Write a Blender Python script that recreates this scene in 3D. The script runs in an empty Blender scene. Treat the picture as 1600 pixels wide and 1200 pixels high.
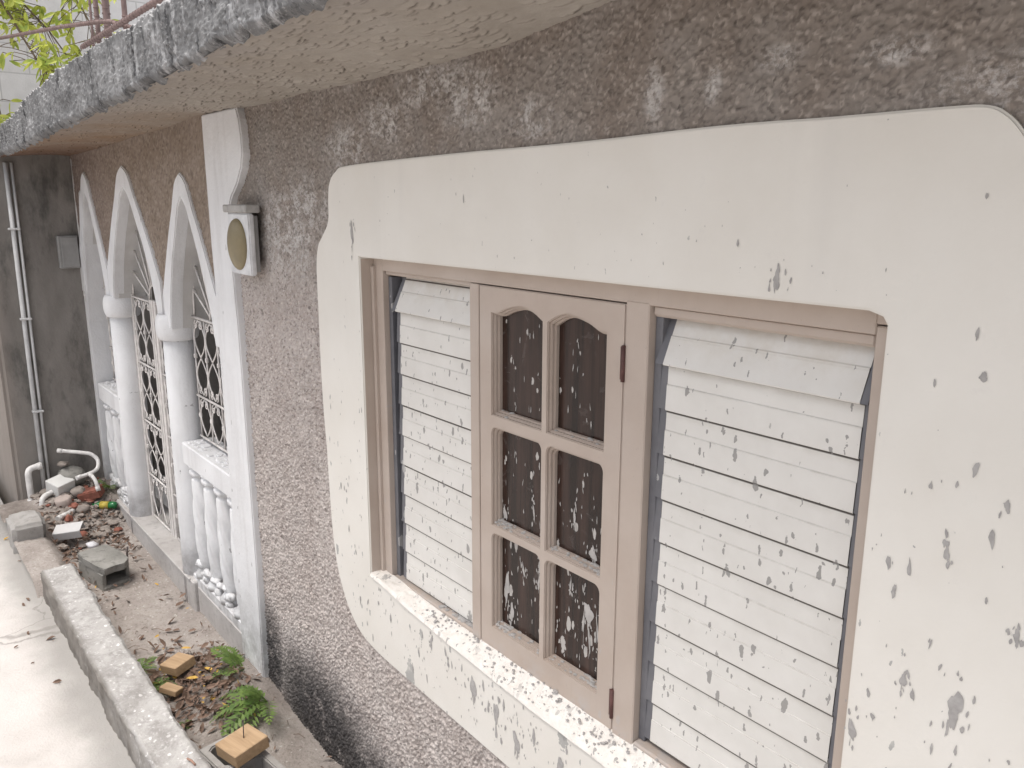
import bpy, bmesh, math, random
import numpy as np
from mathutils import Vector, Matrix, noise as mnoise

R = math.radians
scene = bpy.context.scene
COL = scene.collection

# ------------------------------------------------------------------ camera
cam_d = bpy.data.cameras.new("camera")
cam_d.sensor_width = 36.0
cam_d.lens = 28.406
cam_d.clip_start = 0.05
cam_d.clip_end = 500
cam = bpy.data.objects.new("camera", cam_d)
COL.objects.link(cam)
cam.matrix_world = Matrix(((0.63118424, -0.17240705, 0.75622898, 0.0),
                           (0.77562688, 0.13644237, -0.61626815, -1.4),
                           (0.00306730, 0.97553026, 0.21984381, 2.30),
                           (0, 0, 0, 1)))
scene.camera = cam

# ------------------------------------------------------------------ world, sun, exposure
SUN_EL, SUN_AZ = 73.0, 176.0      # azimuth clockwise from +Y
world = bpy.data.worlds.new("World")
scene.world = world
world.use_nodes = True
wn = world.node_tree
bg = wn.nodes["Background"]
sky = wn.nodes.new("ShaderNodeTexSky")
sky.sky_type = 'NISHITA'
sky.sun_disc = False
sky.sun_elevation = R(SUN_EL)
sky.sun_rotation = R(SUN_AZ)
sky.dust_density = 4.0
sky.air_density = 1.0
hs = wn.nodes.new("ShaderNodeHueSaturation")
hs.inputs["Saturation"].default_value = 0.30
wn.links.new(sky.outputs[0], hs.inputs["Color"])
wn.links.new(hs.outputs[0], bg.inputs["Color"])
bg.inputs["Strength"].default_value = 0.15

sun_d = bpy.data.lights.new("sun", 'SUN')
sun_d.energy = 1.45
sun_d.angle = R(30)
sun_d.color = (1.0, 0.95, 0.88)
sun = bpy.data.objects.new("sun", sun_d)
COL.objects.link(sun)
az, el = R(SUN_AZ), R(SUN_EL)
sdir = Vector((math.sin(az) * math.cos(el), math.cos(az) * math.cos(el), math.sin(el)))
sun.rotation_euler = (-sdir).to_track_quat('-Z', 'Y').to_euler()

scene.view_settings.view_transform = 'Standard'
scene.view_settings.look = 'None'
scene.view_settings.gamma = 1.0
scene.view_settings.exposure = 0.66

rng = np.random.default_rng(7)
random.seed(11)

# ------------------------------------------------------------------ node helper
class M:
    """tiny wrapper: values are sockets or numbers"""
    def __init__(self, name, rough=0.8, spec=0.3):
        self.m = bpy.data.materials.new(name)
        self.m.use_nodes = True
        self.t = self.m.node_tree
        self.b = self.t.nodes["Principled BSDF"]
        self.b.inputs["Roughness"].default_value = rough
        self.b.inputs["Specular IOR Level"].default_value = spec
        self._pos = None
    def put(self, sock, v):
        if isinstance(v, bpy.types.NodeSocket):
            self.t.links.new(v, sock)
        elif isinstance(v, (tuple, list)):
            n = len(sock.default_value)
            v = tuple(v) + (1.0,) * (n - len(v))
            sock.default_value = v[:n]
        else:
            try:
                sock.default_value = v
            except TypeError:
                sock.default_value = (v, v, v)
    def pos(self):
        if self._pos is None:
            self._pos = self.t.nodes.new("ShaderNodeNewGeometry").outputs["Position"]
        return self._pos
    def obj(self):
        return self.t.nodes.new("ShaderNodeTexCoord").outputs["Object"]
    def sep(self, v):
        n = self.t.nodes.new("ShaderNodeSeparateXYZ"); self.put(n.inputs[0], v)
        return n.outputs
    def vec(self, x, y, z):
        n = self.t.nodes.new("ShaderNodeCombineXYZ")
        for i, q in enumerate((x, y, z)): self.put(n.inputs[i], q)
        return n.outputs[0]
    def math(self, op, a, b=0.0, c=None, clamp=False):
        n = self.t.nodes.new("ShaderNodeMath"); n.operation = op; n.use_clamp = clamp
        self.put(n.inputs[0], a); self.put(n.inputs[1], b)
        if c is not None: self.put(n.inputs[2], c)
        return n.outputs[0]
    def vm(self, op, a, b):
        n = self.t.nodes.new("ShaderNodeVectorMath"); n.operation = op
        self.put(n.inputs[0], a); self.put(n.inputs[1], b)
        return n.outputs["Value"] if op in ('LENGTH', 'DISTANCE', 'DOT_PRODUCT') else n.outputs[0]
    def noise(self, scale, detail=3, rough=0.55, v=None, dist=0.0):
        n = self.t.nodes.new("ShaderNodeTexNoise")
        self.put(n.inputs["Vector"], v if v is not None else self.pos())
        n.inputs["Scale"].default_value = scale; n.inputs["Detail"].default_value = detail
        n.inputs["Roughness"].default_value = rough; n.inputs["Distortion"].default_value = dist
        return n.outputs["Fac"]
    def vor(self, scale, v=None, feature='F1', rand=1.0):
        n = self.t.nodes.new("ShaderNodeTexVoronoi"); n.feature = feature
        self.put(n.inputs["Vector"], v if v is not None else self.pos())
        n.inputs["Scale"].default_value = scale
        n.inputs["Randomness"].default_value = rand
        return n.outputs
    def map(self, v, a, b, c=0.0, d=1.0, smooth=False):
        n = self.t.nodes.new("ShaderNodeMapRange")
        if smooth: n.interpolation_type = 'SMOOTHSTEP'
        self.put(n.inputs[0], v)
        for i, q in enumerate((a, b, c, d)): self.put(n.inputs[1 + i], q)
        return n.outputs[0]
    def mix(self, f, a, b, mode='MIX'):
        n = self.t.nodes.new("ShaderNodeMix"); n.data_type = 'RGBA'; n.blend_type = mode
        self.put(n.inputs[0], f); self.put(n.inputs[6], a); self.put(n.inputs[7], b)
        return n.outputs[2]
    def attr(self, name):
        n = self.t.nodes.new("ShaderNodeAttribute"); n.attribute_name = name
        return n.outputs["Fac"]
    def bump(self, h, strength=0.3, dist=0.01):
        n = self.t.nodes.new("ShaderNodeBump")
        n.inputs["Strength"].default_value = strength; n.inputs["Distance"].default_value = dist
        self.put(n.inputs["Height"], h)
        self.t.links.new(n.outputs[0], self.b.inputs["Normal"])
    def color(self, c): self.put(self.b.inputs["Base Color"], c)
    def rough(self, r): self.put(self.b.inputs["Roughness"], r)
    def blob(self, c, rad):
        """soft mask round a point; rad is an xyz radius triple"""
        d = self.vm('SUBTRACT', self.pos(), c)
        d = self.vm('DIVIDE', d, rad)
        return self.map(self.vm('LENGTH', d, (0, 0, 0)), 1.0, 0.25, 0, 1, True)
    def vmax(self, items):
        o = items[0]
        for i in items[1:]: o = self.math('MAXIMUM', o, i)
        return o
    def splat(self, scale, thr, stretch=0.45, power=3.0, seed=0.0, wob=0.012, flat='xz'):
        """mask of flung drops: random sized voronoi cells, drawn out downwards"""
        p = self.sep(self.pos())
        u = p[0] if flat[0] == 'x' else p[1]
        v = p[2] if flat[1] == 'z' else p[1]
        n1 = self.noise(60, 2); n2 = self.noise(75, 2, v=self.vm('ADD', self.pos(), (3.1, 1.7, 5.2)))
        u = self.math('ADD', u, self.math('MULTIPLY', self.math('SUBTRACT', n1, 0.5), wob))
        v = self.math('ADD', v, self.math('MULTIPLY', self.math('SUBTRACT', n2, 0.5), wob * 3))
        q = self.vec(self.math('ADD', u, seed), 0.0, self.math('MULTIPLY', v, stretch))
        o = self.vor(scale, v=q)
        r = self.sep(o["Color"])[0]
        t = self.math('MULTIPLY', self.math('POWER', r, power), thr)
        return self.map(self.math('SUBTRACT', t, o["Distance"]), 0.0, 0.02, 0, 1)

def plain(name, col, rough=0.8, spec=0.3, var=0.12, scale=12, bump=0.0, bscale=60):
    m = M(name, rough, spec)
    n = m.noise(scale, 5, 0.6)
    lo = tuple(c * (1 - var) for c in col); hi = tuple(min(1, c * (1 + var)) for c in col)
    m.color(m.mix(m.map(n, 0.3, 0.7), lo, hi))
    if bump: m.bump(m.noise(bscale, 4), bump, 0.004)
    return m.m

# ------------------------------------------------------------------ object helpers
def link(o):
    COL.objects.link(o); return o
def tag(o, label=None, cat=None, group=None, kind=None):
    if label: o["label"] = label
    if cat: o["category"] = cat
    if group: o["group"] = group
    if kind: o["kind"] = kind
    return o
def thing(name, label, cat, loc=(0, 0, 0), group=None):
    o = bpy.data.objects.new(name, None); o.location = loc; o.empty_display_size = 0.1
    link(o); tag(o, label, cat, group)
    return o
def obj(name, bm, mats, parent=None, smooth=False):
    me = bpy.data.meshes.new(name)
    bm.normal_update()
    bm.to_mesh(me); bm.free()
    if smooth:
        for p in me.polygons: p.use_smooth = True
    for m in (mats if isinstance(mats, (list, tuple)) else [mats]): me.materials.append(m)
    o = bpy.data.objects.new(name, me); link(o)
    if parent is not None:
        o.parent = parent
        # meshes are modelled in world coordinates: cancel the parents' offsets
        off = Vector((0, 0, 0)); p = parent
        while p is not None:
            off += p.location; p = p.parent
        o.location = -off
    return o
def rehome(o, origin):
    """shift mesh data so the object's own origin sits at `origin`"""
    origin = Vector(origin)
    o.data.transform(Matrix.Translation(-origin)); o.location = origin
    return o

def box(bm, x0, x1, y0, y1, z0, z1, bev=0.0, mi=0, rot=None, seg=1):
    t = bmesh.new()
    bmesh.ops.create_cube(t, size=1)
    for v in t.verts:
        v.co = Vector(((x0 + x1) / 2 + v.co.x * (x1 - x0), (y0 + y1) / 2 + v.co.y * (y1 - y0), (z0 + z1) / 2 + v.co.z * (z1 - z0)))
    if bev: bmesh.ops.bevel(t, geom=t.edges[:], offset=bev, segments=seg, affect='EDGES')
    join(bm, t, mi, rot)
def join(bm, t, mi=0, mat=None):
    mp = {}
    for v in t.verts: mp[v] = bm.verts.new(mat @ v.co if mat is not None else v.co)
    for f in t.faces:
        try:
            g = bm.faces.new([mp[v] for v in f.verts]); g.material_index = mi if mi else f.material_index; g.smooth = f.smooth
        except ValueError: pass
    t.free()
def tube(bm, pts, r, n=6, mi=0, cap=True, r2=None):
    pts = [Vector(p) for p in pts]; rings = []
    up = Vector((0, 0, 1)); prev = None
    for i, p in enumerate(pts):
        d = (pts[min(i + 1, len(pts) - 1)] - pts[max(i - 1, 0)])
        if d.length < 1e-9: d = Vector((1, 0, 0))
        d.normalize()
        a = prev if prev is not None else (up if abs(d.z) < 0.9 else Vector((0, 1, 0)))
        a = (a - d * a.dot(d))
        if a.length < 1e-6: a = d.orthogonal()
        a.normalize(); prev = a
        b = d.cross(a)
        rr = r if r2 is None else r + (r2 - r) * i / max(1, len(pts) - 1)
        rings.append([bm.verts.new(p + (a * math.cos(2 * math.pi * k / n) + b * math.sin(2 * math.pi * k / n)) * rr) for k in range(n)])
    for i in range(len(rings) - 1):
        for k in range(n):
            f = bm.faces.new([rings[i][k], rings[i][(k + 1) % n], rings[i + 1][(k + 1) % n], rings[i + 1][k]])
            f.smooth = True; f.material_index = mi
    if cap:
        for rg in (rings[0][::-1], rings[-1]):
            f = bm.faces.new(rg); f.material_index = mi
def lathe(bm, cx, cy, prof, n=24, lobes=0, amp=0.0, twist=0.0, mi=0):
    rings = []
    for (r, z) in prof:
        ring = []
        for k in range(n):
            a = 2 * math.pi * k / n
            rr = r * (1 + (amp * math.cos(lobes * a + twist * z) if lobes else 0))
            ring.append(bm.verts.new((cx + rr * math.cos(a), cy + rr * math.sin(a), z)))
        rings.append(ring)
    for i in range(len(rings) - 1):
        for k in range(n):
            f = bm.faces.new([rings[i][k], rings[i][(k + 1) % n], rings[i + 1][(k + 1) % n], rings[i + 1][k]])
            f.smooth = True; f.material_index = mi
    bm.faces.new(rings[0][::-1]); bm.faces.new(rings[-1])
def slab_xz(bm, loops, y0, y1, bev=0.0, mi=0):
    """flat plate in the wall plane: outer loop + holes given as (x,z), from y0 (front) to y1 (back)"""
    t = bmesh.new(); es = []
    for lp in loops:
        vs = [t.verts.new((x, y0, z)) for x, z in lp]
        es += [t.edges.new((vs[i], vs[(i + 1) % len(vs)])) for i in range(len(vs))]
    bmesh.ops.triangle_fill(t, edges=es, use_beauty=True, use_dissolve=False)
    bmesh.ops.recalc_face_normals(t, faces=t.faces[:])
    for f in t.faces:
        if f.normal.y > 0: f.normal_flip()
    front = t.faces[:]
    ret = bmesh.ops.extrude_face_region(t, geom=front)
    newv = [g for g in ret["geom"] if isinstance(g, bmesh.types.BMVert)]
    for v in newv: v.co.y = y1
    t.edges.ensure_lookup_table()
    if bev:
        sel = []
        for e in t.edges:
            if all(abs(v.co.y - y0) < 1e-6 for v in e.verts):
                if any(abs(f.normal.y) < 0.5 for f in e.link_faces): sel.append(e)
        bmesh.ops.recalc_face_normals(t, faces=t.faces[:])
        bmesh.ops.bevel(t, geom=sel, offset=bev, segments=2, affect='EDGES')
    bmesh.ops.recalc_face_normals(t, faces=t.faces[:])
    join(bm, t, mi)
def catmull(pts, n=6, closed=False):
    P = [Vector(p) for p in pts]; out = []
    m = len(P)
    rngi = range(m if closed else m - 1)
    for i in rngi:
        if closed: p0, p1, p2, p3 = P[(i - 1) % m], P[i], P[(i + 1) % m], P[(i + 2) % m]
        else: p0, p1, p2, p3 = P[max(i - 1, 0)], P[i], P[i + 1], P[min(i + 2, m - 1)]
        for k in range(n):
            t = k / n
            out.append(0.5 * ((2 * p1) + (p2 - p0) * t + (2 * p0 - 5 * p1 + 4 * p2 - p3) * t * t + (3 * p1 - p0 - 3 * p2 + p3) * t ** 3))
    if not closed: out.append(P[-1])
    return out

# numpy noise ------------------------------------------------------
def vnoise2(x, y, seed=0):
    xi = np.floor(x).astype(np.int64); yi = np.floor(y).astype(np.int64)
    fx = x - xi; fy = y - yi
    fx = fx * fx * (3 - 2 * fx); fy = fy * fy * (3 - 2 * fy)
    def h(a, b):
        v = (a * 374761393 + b * 668265263 + seed * 1442695041) & 0xffffffff
        v = ((v ^ (v >> 13)) * 1274126177) & 0xffffffff
        return ((v ^ (v >> 16)) & 0xffff) / 65535.0
    return (h(xi, yi) * (1 - fx) + h(xi + 1, yi) * fx) * (1 - fy) + (h(xi, yi + 1) * (1 - fx) + h(xi + 1, yi + 1) * fx) * fy
def fbm2(x, y, oct=4, seed=0):
    s = 0; a = 0.5
    for o in range(oct):
        s = s + a * vnoise2(x * 2 ** o, y * 2 ** o, seed + o * 17); a *= 0.5
    return s
def grid_object(name, U, V, P, mats, parent=None, keep=None, attrs=None, smooth=True, flip=False):
    """P: (nu,nv,3) array of points; keep: (nu-1,nv-1) bool of cells"""
    nu, nv = P.shape[:2]
    idx = np.arange(nu * nv).reshape(nu, nv)
    q = np.stack([idx[:-1, :-1], idx[1:, :-1], idx[1:, 1:], idx[:-1, 1:]], -1)
    if flip: q = q[..., ::-1]
    if keep is not None: q = q[keep]
    q = q.reshape(-1, 4)
    used = np.unique(q); remap = -np.ones(nu * nv, np.int64); remap[used] = np.arange(len(used))
    q = remap[q]; co = P.reshape(-1, 3)[used]
    me = bpy.data.meshes.new(name)
    me.vertices.add(len(co)); me.vertices.foreach_set("co", co.astype(np.float32).ravel())
    me.loops.add(q.size); me.loops.foreach_set("vertex_index", q.astype(np.int32).ravel())
    me.polygons.add(len(q)); me.polygons.foreach_set("loop_start", np.arange(0, q.size, 4, dtype=np.int32))
    me.polygons.foreach_set("loop_total", np.full(len(q), 4, np.int32))
    me.polygons.foreach_set("use_smooth", np.full(len(q), smooth, bool))
    me.update(calc_edges=True)
    for k, a in (attrs or {}).items():
        at = me.attributes.new(k, 'FLOAT', 'POINT'); at.data.foreach_set("value", a.reshape(-1)[used].astype(np.float32))
    for m in (mats if isinstance(mats, (list, tuple)) else [mats]): me.materials.append(m)
    o = bpy.data.objects.new(name, me); link(o)
    if parent is not None: o.parent = parent
    return o

def chip_field(nx, nz, step, n, rmin, rmax, hmin, hmax, gen):
    """thrown chippings: random tilted stone ellipses pressed into mortar"""
    cx = gen.uniform(0, nx, n); cz = gen.uniform(0, nz, n)
    a = gen.uniform(rmin, rmax, n) / step; b = a * gen.uniform(0.35, 0.75, n)
    th = gen.uniform(0, math.pi, n); hh = gen.uniform(hmin, hmax, n)
    sx = gen.normal(0, 0.35, n); sz = gen.normal(0, 0.35, n)
    tone = gen.uniform(0, 1, n)
    H = np.zeros((nx, nz)); T = np.full((nx, nz), 0.5)
    rad = int(math.ceil(rmax / step)) + 1
    ix = cx.astype(int); iz = cz.astype(int)
    c, s = np.cos(th), np.sin(th)
    for pas in range(2):
        for dx in range(-rad, rad + 1):
            for dz in range(-rad, rad + 1):
                gx = ix + dx; gz = iz + dz
                ok = (gx >= 0) & (gx < nx) & (gz >= 0) & (gz < nz)
                px = gx - cx; pz = gz - cz
                u = (px * c + pz * s) / a; v = (-px * s + pz * c) / b
                r2 = u * u + v * v
                ok &= r2 < 1
                val = hh * np.sqrt(np.clip(1 - r2 ** 1.5, 0, 1)) * (1 + sx * u + sz * v)
                if pas == 0: np.maximum.at(H, (gx[ok], gz[ok]), val[ok])
                else:
                    m = ok.copy(); m[ok] = val[ok] >= H[gx[ok], gz[ok]] - 1e-9
                    T[gx[m], gz[m]] = tone[m]
    return H, T

# ------------------------------------------------------------------ materials
def mat_roughcast():
    m = M("roughcast", 0.9, 0.25)
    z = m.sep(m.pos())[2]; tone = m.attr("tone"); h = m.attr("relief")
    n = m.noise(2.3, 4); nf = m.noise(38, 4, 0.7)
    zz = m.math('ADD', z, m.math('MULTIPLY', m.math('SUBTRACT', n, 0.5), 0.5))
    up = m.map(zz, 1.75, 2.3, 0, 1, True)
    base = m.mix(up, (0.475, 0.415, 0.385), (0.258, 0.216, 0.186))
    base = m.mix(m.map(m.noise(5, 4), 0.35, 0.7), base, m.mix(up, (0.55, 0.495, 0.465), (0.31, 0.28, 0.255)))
    # individual chips
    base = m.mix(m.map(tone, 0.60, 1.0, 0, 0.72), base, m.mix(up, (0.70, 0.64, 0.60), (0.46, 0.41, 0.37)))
    base = m.mix(m.map(tone, 0.38, 0.0, 0, 0.66), base, (0.11, 0.092, 0.082))
    # efflorescence
    bl = [m.blob((-3.15, 0, 2.17), (0.40, 1, 0.26)), m.blob((-2.95, 0, 2.28), (0.30, 1, 0.16)), m.blob((-2.62, 0, 2.47), (0.22, 1, 0.12)),
          m.blob((-2.36, 0, 2.55), (0.22, 1, 0.10)), m.blob((-2.08, 0, 2.63), (0.26, 1, 0.09)), m.blob((-0.44, 0, 2.475), (0.30, 1, 0.085)),
          m.blob((-0.92, 0, 2.56), (0.07, 1, 0.035)), m.blob((-0.70, 0, 2.545), (0.09, 1, 0.035)), m.blob((-1.22, 0, 2.52), (0.04, 1, 0.09)),
          m.blob((-1.62, 0, 2.50), (0.12, 1, 0.08)), m.blob((-1.07, 0, 2.53), (0.03, 1, 0.05)), m.blob((-1.9, 0, 2.58), (0.2, 1, 0.12))]
    mask = m.math('MULTIPLY', m.vmax(bl), m.map(m.noise(21, 6, 0.85), 0.44, 0.60), clamp=True)
    mask = m.math('MULTIPLY', mask, m.map(tone, 0.15, 0.5, 0.25, 1.0))
    base = m.mix(m.math('MULTIPLY', mask, 0.8), base, (0.66, 0.635, 0.62))
    base = m.mix(m.math('MULTIPLY', m.map(m.noise(3.2, 5, 0.7), 0.60, 0.74), m.math('MULTIPLY', up, 0.32)), base, (0.50, 0.475, 0.46))
    # mould at the foot of the wall
    mo = m.math('MULTIPLY', m.vmax([m.blob((-3.05, 0, -0.05), (0.75, 1, 0.46)), m.blob((-3.6, 0, 0.05), (0.22, 1, 0.40)), m.blob((-2.6, 0, -0.1), (0.75, 1, 0.34))]),
                m.map(m.noise(8, 6, 0.75), 0.28, 0.46), clamp=True)
    base = m.mix(m.math('MULTIPLY', m.math('POWER', mo, 0.7), 0.95), base, (0.035, 0.033, 0.034))
    base = m.mix(m.map(nf, 0.3, 0.75, 0.25, 0), base, (0.08, 0.07, 0.065))
    m.color(base)
    m.bump(m.noise(260, 3, 0.7), 0.35, 0.003)
    return m.m
def mat_spandrel():
    m = M("spandrel_roughcast", 0.92, 0.2)
    tone = m.attr("tone"); x = m.sep(m.pos())[0]
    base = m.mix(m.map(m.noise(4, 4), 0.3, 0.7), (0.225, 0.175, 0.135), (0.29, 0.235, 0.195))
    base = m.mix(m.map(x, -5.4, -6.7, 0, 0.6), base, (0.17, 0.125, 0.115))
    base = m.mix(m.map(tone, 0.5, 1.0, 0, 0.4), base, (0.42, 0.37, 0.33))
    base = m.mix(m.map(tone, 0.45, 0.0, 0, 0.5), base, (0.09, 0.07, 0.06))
    m.color(base); m.bump(m.noise(220, 3), 0.4, 0.003)
    return m.m
def mat_cream():
    m = M("cream_plaster", 0.62, 0.35)
    p = m.sep(m.pos())
    base = m.mix(m.map(m.noise(3.0, 5, 0.6), 0.3, 0.7), (0.667, 0.635, 0.583), (0.717, 0.690, 0.645))
    base = m.mix(m.map(m.noise(24, 5, 0.7), 0.62, 0.8, 0, 0.25), base, (0.55, 0.52, 0.49))
    # soft run marks
    run = m.noise(7, 3, 0.6, v=m.vec(p[0], p[1], m.math('MULTIPLY', p[2], 0.09)))
    base = m.mix(m.map(run, 0.60, 0.78, 0, 0.22), base, (0.58, 0.555, 0.52))
    rust = m.math('MULTIPLY', m.blob((-0.40, 0, 0.98), (0.075, 1, 0.42)), m.map(run, 0.42, 0.60))
    base = m.mix(m.math('MULTIPLY', rust, 0.5), base, (0.72, 0.46, 0.32))
    low = m.map(p[2], 2.0, 0.9, 0.35, 1.0)
    s1 = m.splat(20, m.math('MULTIPLY', low, 0.22), 0.42, 3.6, 0.3)
    s2 = m.splat(48, m.math('MULTIPLY', low, 0.30), 0.42, 3.2, 7.3)
    s3 = m.splat(11, m.math('MULTIPLY', m.map(p[2], 1.0, 0.84), 0.36), 0.33, 2.2, 2.9, 0.03)
    s = m.math('MULTIPLY', m.vmax([s1, s2, s3]), m.map(m.noise(30, 3), 0.3, 0.5, 0.35, 0.85))
    base = m.mix(s, base, (0.33, 0.325, 0.315))
    m.color(base)
    m.bump(m.math('ADD', m.noise(2.5, 2), m.math('MULTIPLY', m.noise(110, 3), 0.12)), 0.25, 0.012)
    return m.m
def mat_cement(): return plain("cement_splash", (0.36, 0.345, 0.335), 0.95, 0.2, 0.18, 40, 0.3, 120)
def mat_sill():
    m = M("sill_plaster", 0.85, 0.2)
    n = m.noise(26, 5, 0.7)
    base = m.mix(m.map(n, 0.3, 0.7), (0.70, 0.65, 0.60), (0.80, 0.77, 0.73))
    crumbs = m.vmax([m.splat(60, 0.42, 1.0, 2.0, 1.2, 0.01, 'xy'), m.splat(26, 0.42, 1.0, 2.6, 5.2, 0.03, 'xy')])
    crumbs = m.math('MULTIPLY', crumbs, m.map(m.noise(6, 3), 0.35, 0.6, 0.25, 1.0))
    base = m.mix(m.math('MULTIPLY', crumbs, 0.85), base, (0.33, 0.315, 0.30))
    m.color(base); m.bump(m.noise(90, 4, 0.7), 0.6, 0.006)
    return m.m
def mat_white():
    m = M("white_trim_paint", 0.6, 0.35)
    p = m.sep(m.pos())
    base = m.mix(m.map(m.noise(4, 5, 0.6), 0.3, 0.72), (0.66, 0.655, 0.66), (0.745, 0.745, 0.755))
    base = m.mix(m.splat(30, 0.15, 0.35, 4.0, 3.3), base, (0.30, 0.29, 0.29))
    run = m.noise(9, 4, 0.6, v=m.vec(p[0], p[1], m.math('MULTIPLY', p[2], 0.12)))
    base = m.mix(m.math('MULTIPLY', m.map(run, 0.50, 0.72), 0.42), base, (0.46, 0.445, 0.44))
    dirt = m.math('MULTIPLY', m.map(p[2], 0.38, 0.0), m.map(m.noise(11, 4, 0.7), 0.38, 0.62), clamp=True)
    base = m.mix(m.math('MULTIPLY', dirt, 0.7), base, (0.25, 0.235, 0.225))
    base = m.mix(m.map(m.noise(34, 5, 0.75), 0.62, 0.76, 0, 0.45), base, (0.45, 0.43, 0.42))
    m.color(base); m.bump(m.math('ADD', m.noise(70, 4), m.math('MULTIPLY', m.noise(14, 3), 2.0)), 0.28, 0.007)
    return m.m
def mat_reveal():
    m = M("reveal_paint", 0.75, 0.25)
    base = m.mix(m.map(m.noise(6, 5), 0.3, 0.7), (0.50, 0.48, 0.46), (0.60, 0.585, 0.575))
    m.color(base); m.bump(m.noise(60, 4), 0.2, 0.006)
    return m.m
def mat_frame():
    m = M("beige_frame_paint", 0.55, 0.35)
    p = m.sep(m.pos())
    base = m.mix(m.map(m.noise(5, 5, 0.6), 0.3, 0.7), (0.412, 0.338, 0.288), (0.465, 0.393, 0.342))
    base = m.mix(m.map(m.noise(11, 4, v=m.vec(m.math('MULTIPLY', p[0], 9), p[1], p[2])), 0.6, 0.8, 0, 0.22), base, (0.37, 0.29, 0.245))
    low = m.map(p[2], 1.6, 0.92, 0.35, 1)
    base = m.mix(m.math('MULTIPLY', m.splat(30, m.math('MULTIPLY', low, 0.24), 0.45, 3.2, 2.2), 0.6), base, (0.42, 0.39, 0.375))
    base = m.mix(m.map(m.noise(48, 5, 0.8), 0.64, 0.74, 0, 0.5), base, (0.25, 0.19, 0.16))
    base = m.mix(m.map(m.noise(2.2, 4), 0.5, 0.75, 0, 0.25), base, (0.50, 0.455, 0.425))
    dust = m.math('MULTIPLY', m.map(p[2], 0.97, 0.92), m.map(m.noise(16, 4, 0.7), 0.45, 0.65), clamp=True)
    base = m.mix(m.math('MULTIPLY', dust, 0.7), base, (0.43, 0.40, 0.385))
    m.color(base); m.bump(m.noise(45, 4), 0.15, 0.003)
    return m.m
def mat_blade():
    m = M("louvre_paint", 0.45, 0.4)
    p = m.sep(m.pos())
    base = m.mix(m.map(m.noise(9, 5, 0.6), 0.3, 0.7), (0.625, 0.603, 0.568), (0.685, 0.665, 0.632))
    top = m.math('MULTIPLY', m.map(p[2], 1.94, 2.0), m.map(m.noise(14, 5, 0.7), 0.4, 0.7), clamp=True)
    base = m.mix(m.math('MULTIPLY', top, 0.45), base, (0.52, 0.46, 0.38))
    oz = m.sep(m.obj())[2]
    gn = m.map(m.noise(22, 4, 0.7), 0.35, 0.65)
    line = m.math('MULTIPLY', m.math('ADD', m.map(m.math('ABSOLUTE', m.math('SUBTRACT', oz, 0.0605)), 0.0035, 0.0), m.map(oz, 0.088, 0.106, 0, 0.8)), gn, clamp=True)
    base = m.mix(m.math('MULTIPLY', line, 0.45), base, (0.40, 0.365, 0.32))
    base = m.mix(m.math('MULTIPLY', m.map(oz, 0.1030, 0.1050), m.math('LESS_THAN', oz, 0.1087)), base, (0.075, 0.065, 0.058))  # dark line painted at the blade top for the shade under the next lip
    low = m.map(p[2], 2.0, 1.2, 0.7, 1)
    s1 = m.splat(36, m.math('MULTIPLY', low, 0.34), 0.5, 2.6, 4.7)
    s2 = m.splat(72, m.math('MULTIPLY', low, 0.36), 0.45, 2.2, 9.1)
    s3 = m.splat(15, m.math('MULTIPLY', m.map(p[2], 1.1, 0.92), 0.5), 0.4, 2.2, 6.6, 0.03)
    s = m.math('MULTIPLY', m.vmax([s1, s2, s3]), 0.85)
    base = m.mix(s, base, (0.25, 0.24, 0.23))
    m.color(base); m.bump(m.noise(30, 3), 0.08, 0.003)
    return m.m
def mat_channel():
    m = M("louvre_metal", 0.5, 0.4)
    base = m.mix(m.map(m.noise(9, 4), 0.3, 0.7), (0.115, 0.115, 0.128), (0.17, 0.168, 0.18))
    base = m.mix(m.math('MULTIPLY', m.splat(26, 0.36, 0.45, 2.4, 1.4), 0.8), base, (0.42, 0.41, 0.40))
    m.color(base)
    return m.m
def mat_pane():
    m = M("dark_window_pane", 0.2, 0.3)
    p = m.sep(m.pos())
    st = m.noise(11, 4, 0.65, v=m.vec(m.math('MULTIPLY', p[0], 3.2), p[1], m.math('MULTIPLY', p[2], 0.16)))
    base = m.mix(m.map(st, 0.35, 0.7), (0.014, 0.008, 0.006), (0.055, 0.030, 0.023))
    sm = m.noise(7, 5, 0.6, dist=2.5)
    base = m.mix(m.map(sm, 0.58, 0.80, 0, 0.12), base, (0.35, 0.32, 0.31))
    low = m.map(p[2], 2.0, 1.15, 0.6, 1.25)
    s1 = m.splat(42, m.math('MULTIPLY', low, 0.34), 0.42, 2.2, 8.2, 0.008)
    s2 = m.splat(20, m.math('MULTIPLY', m.map(p[2], 1.5, 0.95), 0.32), 0.36, 2.0, 5.9, 0.02)
    base = m.mix(m.math('MULTIPLY', m.vmax([s1, s2]), 0.85), base, (0.50, 0.475, 0.45))
    m.color(base)
    m.rough(m.map(sm, 0.3, 0.7, 0.12, 0.30))
    return m.m
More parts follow.
